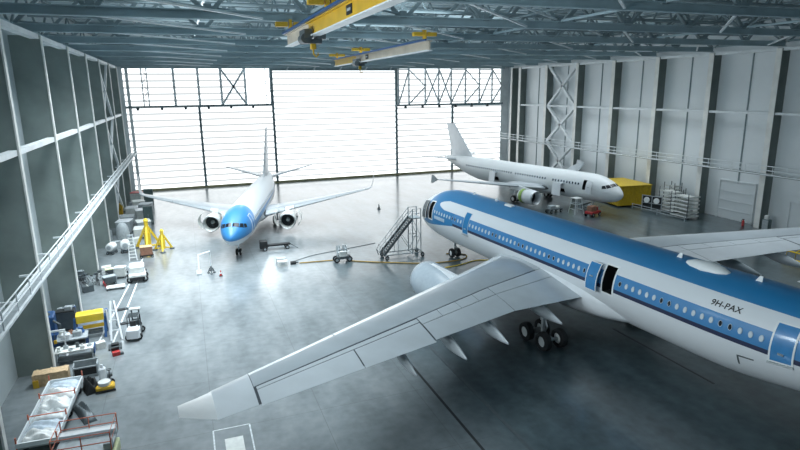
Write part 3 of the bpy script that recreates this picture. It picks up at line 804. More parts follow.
# ---- plain white single aisle jet ------------------------------------------
D = thing('airliner', 'all-white single-aisle jet parked side-on by the pale panelled wall', 'airplane')
place(D, 57.248, 63.76, -.1959)
fd = Fus(42.5, 1.975, 3.75, 6.0, 29.5, 1.04)
oD = (4.75, 5.6, ra(fd, 5.2, 3.2), ra(fd, 5.2, 4.95)); oF = (9.1, 10.7, 2 * PI - .62, 2 * PI - .22); oR = (24.2, 25.6, 2 * PI - .66, 2 * PI - .16)
fusd = fd.mesh([oD, oF, oR]).build('fuselage', livery_material('white jet skin', 3.75, 'plain'), D, smooth=True, ang=50)
fd.recess(*oD, depth=1.2).build('doorway', BLACK, fusd); fd.recess(*oF, depth=1.0).build('cargo_doorway', BLACK, fusd); fd.recess(*oR, depth=1.0).build('cargo_doorway', BLACK, fusd)
door_panel(D, fd, oD, -1.0, .45, WHITE)
for (x0, x1), nm in (((9.1, 10.7), 'cargo_door'), ((24.2, 25.6), 'cargo_door')):
    m = M(); m.box(((x0 + x1) / 2, 2.75, 3.15), (x1 - x0, .14, 1.9), rx=.12); d = m.build(nm, WHITE, D)
    M().box(((x0 + x1) / 2, 2.15, 4.05), (x1 - x0 - .2, 1.0, .06), rx=-.3).build('door_hinge_arm', GREYP, d)
x = 6.4; k_ = 0
while x < 33.5:
    if not (11.8 < x < 12.8 or 20 < x < 20.7):
        fd.window(x, ra(fd, x, 4.32), .12, .17).build('cabin_window', [RIM, GLASS], D)
    x += .56
fd.windscreen(D, 1.0)
m = M(); rings = []
for i in range(11):
    t = i / 10; e = math.sin(PI * min(max(t, .03), .97)) ** .5
    rings.append([(11.5 + 11 * t, (1.2 + 1.05 * e) * math.cos(2 * PI * j / 28), 2.55 + (.3 + .85 * e) * math.sin(2 * PI * j / 28)) for j in range(28)])
m.loft(rings); m.build('belly_fairing', WHITE, D, smooth=True)
WD = Wing([(0, 11.4, 8.0, 2.6, .13), (1.97, 12.6, 6.6, 2.75, .13), (6.2, 15.0, 4.2, 3.2, .12), (16.7, 21.3, 1.6, 4.4, .10)])
for side in (-1, 1):
    wg = WD.piece(side, 1.0, 16.65, .004, .995, .90).build('wing', SEAM, D, smooth=True)
    for y0, y1 in ((2.2, 5.2), (5.9, 11.0), (11.05, 16.2)): WD.piece(side, y0, y1, 0, .14).build('slat', WINGG, wg, smooth=True)
    WD.piece(side, 1.2, 16.2, .145, .66, n=8).build('wing_box_skin', WINGL, wg, smooth=True)
    WD.piece(side, 5.24, 5.86, 0, .14).build('slat_fairing', WINGG, wg, smooth=True)
    WD.piece(side, 1.2, 6.1, .665, 1).build('flap', WINGL, wg, smooth=True); WD.piece(side, 6.15, 12.6, .665, 1).build('flap', WINGL, wg, smooth=True)
    WD.piece(side, 12.65, 16.2, .665, 1).build('aileron', WINGL, wg, smooth=True); WD.piece(side, 16.23, 16.7, 0, 1).build('wingtip', WINGL, wg, smooth=True)
    m = M(); m.loft([foil((22.9, side * 16.72, 3.7), .5, .06, 0, 1, ax='y', camber=0), foil((21.4, side * 16.72, 4.4), 1.9, .06, 0, 1, ax='y', camber=0), foil((22.6, side * 16.72, 5.0), .6, .06, 0, 1, ax='y', camber=0)])
    m.build('wingtip_fence', GREYP if side > 0 else WHITE, wg, smooth=True)
    e = engine(D, 11.0, side * 5.75, 1.85, 1.12, 3.4, (15.0, 3.1, 1.8))
    M().lathe([(2.2, 1.135), (2.35, 1.15), (2.9, 1.08), (3.0, 1.0)], n=30, cap=False).build('core_cowl_opening', GREEN, e, smooth=True)
    gear(D, 'main_landing_gear', 17.7, side * 3.8, 2.7, .57, .4, [(0, -.42), (0, .42)], .15)
gear(D, 'nose_landing_gear', 5.07, 0, 2.1, .39, .22, [(0, -.2), (0, .2)], .09)
M().loft([foil(p, c_, t, 0, 1, ax='y', camber=0) for p, c_, t in (((31.6, 0, 5.3), 9.0, .03), ((33.6, 0, 5.8), 6.6, .09), ((39.4, 0, 11.76), 2.6, .09))]).build('tail_fin', WHITE, D, smooth=True)
for side in (-1, 1):
    M().loft([foil((37.0, side * .3, 4.9), 3.6, .09, 0, 1), foil((40.4, side * 6.2, 5.6), 1.5, .09, 0, 1)]).build('tailplane', WINGL, D, smooth=True)

# ------------------------------------------------------------------ overhead cranes
def crane(x, y0, y1, zb, h, label, ysplit, m_main, m_end, plate_y, trolley_y, hook_z, hangers, end_t):
    c = thing('ceiling_crane', label, 'crane', (x, 0, zb))
    def girder(a, b, m_, nm):
        g = M(); g.box((0, (a + b) / 2, h / 2), (.16, b - a, h)); g.box((0, (a + b) / 2, h - .04), (.5, b - a, .08)); return g.build(nm, m_, c)
    girder(y0, ysplit, m_main, 'girder'); girder(ysplit, y1, m_end, 'girder_end_section')
    M().box((0, (y0 + y1) / 2, -.03), (.55, y1 - y0, .06)).build('lower_flange', STEELW, c)
    M().box((-.34, (y0 + y1) / 2, h + .05), (.16, y1 - y0, .14)).build('cable_tray', BLUE, c)
    if plate_y:
        p = M().box((-.10, plate_y, h * .52), (.04, .9, .42)).build('rating_plate', BLACK, c)
        M().box((-.125, plate_y, h * .52), (.02, .6, .12)).build('plate_stripe', GREYP, p)
    t = M(); t.box((-.4, trolley_y, .05), (.45, 1.5, .5)); t.box((.4, trolley_y, .05), (.45, 1.2, .5)); t.lathe([(-.5, .28), (.5, .28)], c=(-.55, trolley_y - .2, -.2), axis='y', n=16); t.box((0, trolley_y, -.32), (.9, .7, .25))
    t = t.build('hoist_trolley', DMETAL, c)
    M().tube([(0, trolley_y, -.4), (0, trolley_y, hook_z + .4)], .025, 6).build('hoist_rope', DMETAL, t)
    k = M(); k.rbox((0, trolley_y, hook_z + .2), (.34, .24, .4), .08); k.tube([(0, trolley_y, hook_z), (0, trolley_y, hook_z - .25), (.15, trolley_y, hook_z - .42), (.28, trolley_y, hook_z - .3), (.26, trolley_y, hook_z - .18)], .05, 8); k.build('hook_block', YELC, t)
    for yy in hangers:
        g = M(); g.box((0, yy, h + .5), (.2, .4, .75)); g.box((-.6, yy, h + .55), (.8, .45, .3)); g.box((.6, yy, h + .55), (.8, .45, .3)); g.build('end_carriage', YELC if end_t else DMETAL, c)
    return c
crane(7.45, 15.0, 42.2, 21.3, .78, 'long yellow crane girder with its end coloured cream as if in light, close under the roof trusses', 34.9, YELC, YELC_LIT, 26.0, 34.2, -.75, (19.5, 30.5, 41.2), True)
crane(19.0, 44.0, 74.3, 21.3, .72, 'crane girder coloured cream as if in light, with a yellow end, in front of the tallest bright door', 64.6, YELC_LIT, YELC, 60.5, 63.5, -.8, (45.0, 63.0, 73.5), True)

# ------------------------------------------------------------------ ground equipment on the open floor
# boarding stairs at the nose door of the big jet
S = thing('boarding_stairs', 'tall grey steel access stairs on wheels at the nose door of the big jet', 'stairs', (0, 0, 0))
sx0, sx1, px1 = 19.3, 22.7, 23.7; yA, yB = 57.35, 58.65; H = 4.35
for y in (yA, yB):
    M().beam((sx0, y, .45), (sx1, y, H), .10, .26).build('stringer', DMETAL, S)
    for dz in (.55, 1.05): M().tube([(sx0, y, .5 + dz), (sx1, y, H + dz), (px1, y, H + dz)], .035, 6).build('handrail', GREYP, S)
    for i in range(6):
        t = i / 5; x = sx0 + (sx1 - sx0) * t; z = .5 + (H - .5) * t; M().tube([(x, y, z), (x, y, z + 1.05)], .03, 6).build('rail_post', GREYP, S)
for i in range(17):
    t = (i + .5) / 17; M().box((sx0 + (sx1 - sx0) * t, (yA + yB) / 2, .5 + (H - .5) * t), (.28, yB - yA, .05)).build('tread', BLACK, S)
M().box(((sx1 + px1) / 2, (yA + yB) / 2, H), (px1 - sx1, yB - yA, .12)).build('platform', GREYP, S)
for x in (sx1, px1):
    for y in (yA, yB): M().beam((x, y, .3), (x, y, H + 1.1), .09, .09).build('tower_leg', GREYP, S)
g = M()
for y in (yA, yB):
    g.beam((sx1, y, .5), (px1, y, 2.3), .05, .05); g.beam((px1, y, 2.3), (sx1, y, H), .05, .05); g.beam((sx1, y, 2.3), (px1, y, 2.3), .06, .06)
    g.beam((sx0 + .2, y, .45), (px1 + .2, y, .45), .08, .1); g.beam((sx0 + 1.7, y, 2.2), (sx0 + 1.7, y, .45), .05, .05); g.beam((sx0 + 2.2, y, 2.6), (sx1 + .1, y, .6), .05, .05)
for x in (sx0 + .2, sx1, px1 + .2): g.beam((x, yA - .2, .45), (x, yB + .2, .45), .08, .1)
g.build('base_lattice', GREYP, S)
wl = None
for x in (sx0 + .3, px1 + .1):
    for y in (yA - .25, yB + .25):
        if wl is None: wl = wheel_mesh(.24, .16).build('wheel', [TYRE, GREYP], S, smooth=True); o = wl
        else: o = wl.copy(); C.objects.link(o); o.parent = S
        o.location = (x, y, .24)
g = M(); g.tube([(sx0 - .2, yA, .3), (sx0 - .4, yA, .9), (sx0 - .1, yA, 1.5)], .05, 6); g.tube([(sx0 - .2, yB, .3), (sx0 - .4, yB, .9), (sx0 - .1, yB, 1.5)], .05, 6); g.beam((sx0 - .4, yA, .9), (sx0 - .4, yB, .9), .05, .05); g.build('push_handle', DMETAL, S)

def wheels(root, spots, r, w_, m2=GREYP, along='x'):
    first = None
    for x, y in spots:
        if first is None: first = wheel_mesh(r, w_).build('wheel', [TYRE, m2], root, smooth=True); o = first
        else: o = first.copy(); C.objects.link(o); o.parent = root
        o.location = (x, y, r)
        if along == 'y': o.rotation_euler = (0, 0, PI / 2)

# service cart with reels in the middle of the floor and its small panel stand
T = thing('hose_reel_cart', 'small dark service cart with round reels in the open middle of the floor', 'cart', (14.95, 58.6, 0))
M().rbox((0, 0, .55), (1.3, .9, .35), .1).build('chassis', DMETAL, T); M().rbox((0, -.28, .95), (.8, .35, .55), .06).build('control_box', PALE, T)
for x in (-.35, .35):
    m = M(); R_ = .55
    m.lathe([(-.14, R_), (-.11, R_), (-.11, .2), (.11, .2), (.11, R_), (.14, R_), (.14, .05), (-.14, .05)], axis='x', n=24, c=(x, .25, 1.25)); m.build('hose_reel', GREYP, T, smooth=True)
M().tube([(-.65, -.3, .7), (-.65, -.5, 1.25), (.65, -.5, 1.25), (.65, -.3, .7)], .035, 6).build('push_handle', STEELW, T)
wheels(T, [(-.7, -.35), (.7, -.35), (-.7, .35), (.7, .35)], .32, .16)
T = thing('ground_panel_box', 'grey two-part box on the floor at the far end of the straight ochre hose', 'box', (8.55, 59.9, 0))
M().rbox((0, .35, .35), (1.05, .75, .7), .05).build('upper_case', GREYP, T); M().rbox((0, -.42, .3), (1.0, .7, .6), .05).build('lower_case', PALE, T)
M().box((0, -.03, .4), (1.0, .04, .5)).build('joint_strip', DMETAL, T); M().box((.0, -.79, .35), (.4, .05, .2)).build('latch', METAL, T)
T = thing('hose_coupling', 'small black coupling block beside the grey two-part box', 'coupling', (9.75, 59.75, 0))
M().rbox((0, 0, .16), (.6, .4, .32), .08).build('body', BLACK, T); M().tube([(.2, 0, .2), (.55, 0, .14)], .09, 10).build('nozzle', DMETAL, T)
def hose(pts, r, m_, label, name='floor_hose'):
    pts = [Vector((p[0], p[1], r + .002 if len(p) < 3 else p[2])) for p in pts]; out = []
    for i in range(len(pts) - 1):
        p0, p1, p2, p3 = pts[max(i - 1, 0)], pts[i], pts[i + 1], pts[min(i + 2, len(pts) - 1)]
        for k in range(6):
            u = k / 6; out.append(.5 * (2 * p1 + (p2 - p0) * u + (2 * p0 - 5 * p1 + 4 * p2 - p3) * u * u + (-p0 + 3 * p1 - 3 * p2 + p3) * u ** 3))
    out.append(pts[-1]); o = M().tube(out, r, 6).build(name, m_, smooth=True); return tag(o, label, 'hose')
hose([(10.4, 59.7), (12.2, 59.5), (14.2, 59.3)], .06, HOSE, 'straight ochre hose between the grey two-part box and the reel cart')
hose([(15.8, 58.3), (17.5, 57.2), (20.0, 55.8), (22.8, 54.4), (25.8, 53.9), (27.6, 54.3), (28.4, 55.4), (27.6, 56.5), (26.6, 56.8)], .06, HOSE, 'long curving ochre hose running from the reel cart to under the big jet')
hose([(9.9, 60.6), (12.5, 62.2), (16.0, 63.2), (20.6, 64.5)], .03, DMETAL, 'thin dark cable lying behind the reel cart', 'floor_cable')
hose([(23.6, 52.0), (26.0, 52.4), (28.5, 53.2), (30.0, 52.6)], .05, YEL, 'yellow hose loop on the floor beside the big engine')
def cone(x, y, h, m_, label, name='traffic_cone', cat='cone'):
    t = thing(name, label, cat, (x, y, 0)); M().box((0, 0, .03), (h * .6, h * .6, .06)).build('base', BLACK, t)
    M().lathe([(.06, h * .22), (h * .55, h * .13), (h, h * .05)], axis='z', n=16).build('body', m_, t, smooth=True); M().lathe([(h * .45, h * .165), (h * .62, h * .135)], axis='z', n=16).build('band', SHADE, t); return t
cone(2.15, 58.5, .6, RED, 'small red cone on the floor ahead of the blue nosed jet')
cone(27.6, 84.0, .85, DMETAL, 'dark bollard standing alone on the bright floor near the tallest door', 'floor_bollard', 'bollard')
cone(14.55, 83.4, .6, DMETAL, 'low dark bollard beyond the engine of the blue nosed jet', 'floor_bollard', 'bollard')
# white service frame and small jack beside the blue nose
T = thing('service_frame', 'white bent tube frame standing beside the blue nosed jet', 'frame', (0, 0, 0))
M().tube([(.1, 60.6, .02), (.15, 61.2, 1.7), (1.35, 62.2, 1.7)], .09, 8).build('upright', WHITE, T, smooth=True); M().box((.1, 60.5, .05), (.5, 1.6, .1)).build('foot', GREYP, T); M().tube([(1.35, 62.2, 1.7), (1.35, 62.2, .02)], .06, 8).build('leg', STEELW, T)
def tripod(x, y, h, m_, label, s=1.0):
    t = thing('tripod_jack', label, 'jack', (x, y, 0))
    M().lathe([(.25, .22 * s), (h * .55, .22 * s), (h * .55, .14 * s), (h * .92, .14 * s), (h * .92, .18 * s), (h, .08 * s)], axis='z', n=16).build('ram', m_, t, smooth=True)
    for i in range(3):
        a = 2 * PI * i / 3 + .5; p = (math.cos(a) * h * .42, math.sin(a) * h * .42)
        l_ = M(); l_.beam((p[0], p[1], .12), (math.cos(a) * .15, math.sin(a) * .15, h * .72), .14 * s, .14 * s); l_.beam((p[0], p[1], .2), (0, 0, .35), .1 * s, .1 * s); l_.build('leg', m_, t)
        M().lathe([(0, .22 * s), (.1, .22 * s), (.16, .1 * s)], c=(p[0], p[1], 0), axis='z', n=14).build('foot_pad', DMETAL, t)
    return t
tripod(1.3, 59.8, .8, DMETAL, 'low dark tripod jack beside the blue nose wheel', .6)
tripod(-5.3, 73.0, 3.7, YEL, 'tall yellow tripod jack, the one behind the brown crate', 1.7)
tripod(-3.6, 71.3, 2.6, YEL, 'shorter yellow tripod jack on the aisle side of the taller one', 1.3)
# big wheel / engine dolly below the left wing engine of the blue nosed jet
T = thing('engine_dolly', 'black low dolly on the floor below the open engine of the blue nosed jet', 'dolly', (8.9, 66.6, 0))
M().box((0, 0, .55), (3.4, .7, .18)).build('frame', BLACK, T); M().rbox((-1.4, 0, .75), (.9, .9, .9), .1).build('pump_box', BLACK, T); M().tube([(1.6, .1, .6), (2.5, -.9, .1)], .05, 6).build('tow_bar', DMETAL, T)
wheels(T, [(-1.3, -.5), (1.3, -.5), (-1.3, .5), (1.3, .5)], .25, .16)

# ------------------------------------------------------------------ by the pale wall
OCHRE = mat('ochre yellow', (.52, .36, .02), .5, noise=.12)
T = thing('storage_container', 'long yellow container beside the nose of the white jet', 'container', (65.2, 73.2, 0), -.12)
M().box((0, 0, 1.75), (5.6, 7.4, 3.0)).build('body', OCHRE, T); M().box((0, 0, 3.3), (5.9, 7.7, .14)).build('roof_panel', OCHRE, T)
g = M()
for i in range(15): g.box((-2.75 + i * 5.5 / 14, -3.74, 1.75), (.12, .1, 2.9))
for i in range(19): g.box((-2.84, -3.6 + i * 7.2 / 18, 1.75), (.1, .12, 2.9))
g.build('rib_pattern', OCHRE, T)
for x in (-2.5, 2.5):
    for y in (-3.4, 3.4): M().box((x, y, .05), (.4, .4, .1)).build('foot', DMETAL, T)
def tray_rack(x, y, rz, w_, d, n, dz, label):
    t = thing('tray_rack', label, 'rack', (x, y, 0), rz, 'racks of pale trays by the panelled wall')
    for sx in (-1, 1):
        for sy in (-1, 1): M().box((sx * w_ / 2, sy * d / 2, n * dz / 2 + .2), (.08, .08, n * dz + .4)).build('upright', DMETAL, t)
    for i in range(n):
        m = M(); z = .3 + i * dz; m.box((0, 0, z), (w_ - .1, d - .1, .05)); m.box((0, -d / 2, z + .1), (w_, .05, .2)); m.box((-w_ / 2, 0, z + .1), (.05, d, .2)); m.build('tray', PALE, t)
    return t
tray_rack(66.9, 64.3, 0, 1.9, 3.0, 6, .55, 'rack of pale stacked trays, the one next to the framed fan unit')
tray_rack(65.6, 60.6, 0, 2.2, 3.0, 6, .55, 'rack of pale stacked trays, the one closest to the closed wall door')
tray_rack(69.6, 66.9, .0, 1.4, 2.0, 7, .5, 'dark shelved rack of trays half hidden behind the framed fan unit')
T = thing('fan_unit', 'dark framed unit with two white round fans standing by the tray racks', 'fan', (65.0, 66.2, 0), .35)
g = M()
for y in (-1.5, 0, 1.5): g.box((0, y, 1.1), (.1, .1, 2.2))
for z in (.1, 1.1, 2.2): g.box((0, 0, z), (.1, 3.1, .1))
g.build('frame', GREYP, T); M().box((.15, 0, 1.15), (.12, 2.9, 2.0)).build('back_panel', BLACK, T)
for y in (-.75, .75): M().lathe([(-.2, .42), (-.1, .45), (.05, .40)], c=(0, y, 1.55), axis='x', n=20).build('fan_disc', SHADE, T, smooth=True)
T = thing('roller_barrier', 'low pipe barrier on the floor in front of the tray racks', 'barrier', (63.5, 63.5, 0))
for y in (-5, 0, 5): M().box((0, y, .4), (.08, .08, .8)).build('post', GREYP, T)
for z in (.4, .78): M().tube([(0, -5, z), (0, 5, z)], .04, 6).build('rail', GREYP, T)
# nose dock clutter under the white jet
T = thing('engine_trolley', 'red and grey trolley under the nose of the white jet', 'trolley', (54.6, 66.6, 0), .3)
M().rbox((0, 0, .6), (2.2, 1.3, .35), .1).build('chassis', RED, T); M().rbox((-.3, 0, 1.15), (1.2, .9, .8), .15).build('machine_casing', BROWN, T); M().rbox((.75, .1, 1.0), (.5, .7, .5), .1).build('battery_box', RED, T)
M().tube([(1.1, 0, .7), (1.7, 0, 1.3), (1.7, .4, 1.3)], .04, 6).build('tow_handle', GREYP, T); wheels(T, [(-.8, -.6), (.8, -.6), (-.8, .6), (.8, .6)], .3, .2)
T = thing('access_stand', 'small pale lattice access stand below the open door of the white jet', 'stand', (53.4, 68.9, 0))
g = M()
for x in (-.6, .6):
    for y in (-.6, .6): g.beam((x * 1.3, y * 1.3, 0), (x * .8, y * .8, 2.3), .07, .07)
for z in (.7, 1.5): g.box((0, -.62, z), (1.3, .05, .05)); g.box((0, .62, z), (1.3, .05, .05)); g.box((-.62, 0, z), (.05, 1.3, .05)); g.box((.62, 0, z), (.05, 1.3, .05))
g.build('frame', STEELW, T); M().box((0, 0, 2.35), (1.3, 1.3, .1)).build('platform', PALE, T)
T = thing('parts_trolley', 'flat dark trolley with grey parts on it beside the white jet engine', 'trolley', (51.0, 71.0, 0), .2)
M().box((0, 0, .55), (2.6, 1.2, .12)).build('deck', DMETAL, T); M().rbox((-.5, 0, .85), (1.0, .8, .5), .1).build('parts_bin', GREYP, T); M().rbox((.7, .1, .75), (.8, .6, .3), .1).build('parts_bin', PALE, T); wheels(T, [(-1, -.5), (1, -.5), (-1, .5), (1, .5)], .25, .16)
T = thing('tow_bar_rack', 'dark low trestle on the floor under the white fuselage', 'trestle', (57.2, 71.5, 0), .5)
M().box((0, 0, .75), (2.8, .3, .2)).build('beam', DMETAL, T)
for x in (-1.2, 1.2): M().beam((x, -.5, 0), (x, 0, .7), .1, .1).build('leg', GREYP, T); M().beam((x, .5, 0), (x, 0, .7), .1, .1).build('leg', GREYP, T)
# fire point by the column
T = thing('fire_extinguisher', 'small red extinguisher standing at the foot of the pale wall', 'extinguisher', (68.5, 53.6, 0))
M().lathe([(0, .16), (.05, .17), (.65, .17), (.78, .08), (.85, .05)], axis='z', n=16).build('cylinder_body', RED, T, smooth=True); M().box((0, 0, .9), (.12, .25, .1)).build('valve', BLACK, T); M().tube([(0, .1, .88), (0, .28, .7), (0, .26, .3)], .03, 6).build('discharge_hose', BLACK, T)
T = thing('wall_cabinet', 'small grey cabinet with a pale lamp on the column beside the small wall door', 'cabinet', (68.6, 50.4, 0))
M().rbox((0, 0, .8), (.6, .9, 1.6), .05).build('body', DKGRN, T); M().rbox((-.1, 0, 1.85), (.4, .5, .5), .1).build('lamp_head', PALE, T); M().box((-.31, 0, .8), (.03, .8, 1.4)).build('door', GREYP, T)
# yellow docking frame beyond the far wing
T = thing('docking_frame', 'low yellow tube docking frame standing beyond the far wing of the big jet', 'frame', (59.6, 38.4, 0)); T.scale = (.85, .6, .85)
for i, y in enumerate((-3.2, -1.6, 0, 1.6, 3.2)):
    g = M(); g.tube([(-1.6, y, 0), (-1.2, y, 1.5), (1.4, y, 2.0), (1.9, y, 0)], .11, 8); g.build('side_hoop', YEL, T, smooth=True)
for x, z in ((-1.3, 1.4), (1.4, 2.0), (0, 1.75), (-1.5, .5), (1.8, .6)): M().tube([(x, -3.6, z), (x, 3.6, z)], .10, 8).build('cross_tube', YEL, T)
for y in (-2.4, .8): M().beam((-1.4, y - .8, .4), (1.6, y + .8, 1.9), .14, .14).build('diagonal_tube', YEL, T)
T = thing('tool_box', 'red tool box on the floor in front of the yellow docking frame', 'box', (57.6, 35.6, 0))
M().rbox((0, 0, .45), (1.1, .7, .8), .06).build('body', RED, T); M().box((0, 0, .9), (1.0, .6, .08)).build('lid', DMETAL, T); M().tube([(-.3, 0, .94), (-.3, 0, 1.1), (.3, 0, 1.1), (.3, 0, .94)], .03, 6).build('handle', GREYP, T)
T = thing('drain_cover', 'pale thin drain cover plate on the dark floor near the red tool box', 'plate', (54.0, 35.0, 0))
M().box((0, 0, .03), (1.6, .6, .05)).build('plate', PALE, T); M().box((0, 0, .06), (1.3, .3, .02)).build('grating', DMETAL, T)

# ------------------------------------------------------------------ along the concrete finned wall
# railed lifting platform, closest to us
T = thing('lift_platform', 'lime and grey lift platform with orange red guard rails, partly cut by the picture edge', 'lift', (-6.0, 29.5, 0), -.06); T.scale = (.74, .9, .9)
M().rbox((0, -.6, .55), (3.7, 2.6, .7), .1).build('chassis', LIME, T); M().box((0, -.2, 1.28), (3.5, 2.0, .14)).build('deck', GREYP, T)
M().box((0, .55, 1.5), (3.5, .5, .34)).build('toe_board', STEELW, T)
for x in (-1.75, 0, 1.75):
    for y in (-1.2, .8): M().tube([(x, y, 1.3), (x, y, 2.35)], .04, 8).build('rail_post', ORANGE, T)
for z in (1.8, 2.35): M().tube([(-1.75, -1.2, z), (-1.75, .8, z), (1.75, .8, z), (1.75, -1.2, z), (-1.75, -1.2, z)], .03, 8).build('guard_rail', ORANGE, T)
M().box((.2, -1.75, .95), (1.4, .3, .12)).build('warning_plate', YEL, T); M().rbox((1.5, -.9, 1.45), (.5, .6, .5), .05).build('control_box', GREYP, T)
g = M()
for i in range(3):
    z = .9 + i * .12; g.beam((-1.4, -.3, z), (1.4, -.3, z + .1), .08, .08)
g.build('scissor_frame', DMETAL, T); wheels(T, [(-1.4, -1.6), (1.4, -1.6), (-1.4, .4), (1.4, .4)], .28, .2)
# long flat trailer of plastic wrapped panels
T = thing('flat_trailer', 'long low flat trailer carrying plastic wrapped panels along the finned wall', 'trailer', (-8.5, 34.7, 0), -.03); T.scale = (.82, .92, .85)
M().box((0, 0, .62), (2.3, 7.6, .14)).build('deck', GREYP, T)
g = M()
for x in (-1.12, 1.12): g.box((x, 0, .82), (.08, 7.7, .3))
for y in (-3.82, 3.82): g.box((0, y, .82), (2.3, .08, .3))
g.build('side_frame', STEELW, T)
for x in (-1.12, 1.12):
    for y in (-3.8, -1.3, 1.3, 3.8): M().box((x, y, .95), (.08, .08, .8)).build('stake', ORANGE, T)
M().box((0, -1.3, 1.2), (2.2, .05, .05)).build('cross_rail', ORANGE, T); M().box((0, 1.3, 1.2), (2.2, .05, .05)).build('cross_rail', ORANGE, T)
wheels(T, [(-.9, -3), (.9, -3), (-.9, 0), (.9, 0), (-.9, 3), (.9, 3)], .27, .2)
def heap(name, label, x, y, z, w_, d, h, m_, seed, rz=0.0, cat='bundle', group=None):
    rnd = random.Random(seed); nx, ny = 14, 14; vs = []; fs = []
    ph = [(rnd.uniform(1, 4), rnd.uniform(1, 4), rnd.uniform(0, 6)) for _ in range(6)]
    for i in range(nx + 1):
        for j in range(ny + 1):
            u, v = i / nx * 2 - 1, j / ny * 2 - 1; e = (1 - abs(u) ** 5) * (1 - abs(v) ** 5)
            b = .72 + .16 * sum(math.sin(a * u * 2 + c_ * v * 2 + p) for a, c_, p in ph) / 1.6 + rnd.uniform(-.05, .05)
            vs.append((u * w_ / 2, v * d / 2, max(.02, e * b * h)))
    n = ny + 1
    for i in range(nx):
        for j in range(ny): fs.append((i * n + j, (i + 1) * n + j, (i + 1) * n + j + 1, i * n + j + 1))
    rim = [i * n for i in range(nx + 1)] + [nx * n + j for j in range(1, n)] + [i * n + ny for i in range(nx - 1, -1, -1)] + [j for j in range(ny - 1, 0, -1)]
    o = len(vs); vs += [(vs[i][0], vs[i][1], 0) for i in rim]; R_ = len(rim)
    fs += [(rim[k], o + k, o + (k + 1) % R_, rim[(k + 1) % R_]) for k in range(R_)] + [tuple(o + k for k in range(R_))]
    ob = M().add(vs, fs).build(name, m_, smooth=True, loc=(x, y, z), rz=rz, ang=60); return tag(ob, label, cat, group)
PL2 = mat('bluish plastic sheet', (.52, .60, .68), .3, noise=.2, scale=2.5); PL3 = mat('clear sheet', (.60, .64, .65), .25, noise=.2, scale=3)
hp = [('plastic wrapped panel bundle on the flat trailer, bluish one at its far end', 3.1, PL2), ('bright white wrapped bundle on the flat trailer, second from its far end', 1.9, PLAST), ('pale wrapped bundle with pinkish dirt in the middle of the flat trailer', .55, PLAST), ('clear sheeted bundle on the flat trailer, just past its middle', -.8, PL3), ('bluish white wrapped bundle on the flat trailer, second from the railed platform', -2.1, PL2), ('crumpled white sheeting on the trailer end next to the railed platform', -3.22, PLAST)]
for i, (lb, y, m_) in enumerate(hp): heap('wrapped_bundle', lb, -8.5 + .0276 * y, 34.7 + .92 * y, .600, 1.6, .96, .38 + .08 * (i % 3), m_, i + 3, -.03, 'bundle', 'wrapped bundles on the flat trailer')
def blob(x, y, z, w_, d, h, m_, lb, nm, cat, seed=1): return heap(nm, lb, x, y, z, w_, d, h, m_, seed, .4, cat)
blob(-6.95, 34.6, .003, .7, 2.4, .55, DMETAL, 'heap of dark hoses and straps along the outer side of the flat trailer', 'strap_heap', 'heap', 21)
blob(-6.95, 37.6, .003, .9, 1.2, .9, BLACK, 'black sheeted lump at the far corner of the flat trailer', 'covered_lump', 'lump', 22)
# plywood crate and black skip beyond the trailer
T = thing('plywood_crate', 'long plywood crate lying against the concrete fin', 'crate', (-9.5, 39.7, 0), .06); T.scale = (.8, .9, .7)
M().box((0, 0, .6), (2.5, .9, 1.2)).build('box_body', WOOD, T); g = M()
for x in (-1.2, -.4, .4, 1.2): g.box((x, -.47, .6), (.12, .05, 1.2))
for x in (-1.0, 0, 1.0): g.box((x, 0, 1.22), (.14, .95, .05))
g.build('batten_pattern', WOOD, T); M().box((-1.05, -.5, .35), (.4, .12, .7)).build('end_board', YELC, T)
T = thing('open_bin', 'open grey bin with a dark inside between the plywood crate and the floor scrubber', 'bin', (-7.55, 40.0, 0), .06); T.scale = (.85, .9, .8)
g = M(); g.box((0, .45, .6), (1.7, .08, 1.1)); g.box((0, -.45, .5), (1.7, .08, .9)); g.box((-.82, 0, .55), (.08, .9, 1.0)); g.box((.82, 0, .55), (.08, .9, 1.0)); g.build('side_walls', GREYP, T); M().box((0, 0, .12), (1.6, .85, .1)).build('bottom_plate', BLACK, T); M().box((0, -.5, .55), (1.5, .04, .6)).build('front_plate', BLACK, T)
for x in (-.7, .7): M().box((x, 0, .04), (.12, .9, .08)).build('skid', DMETAL, T)
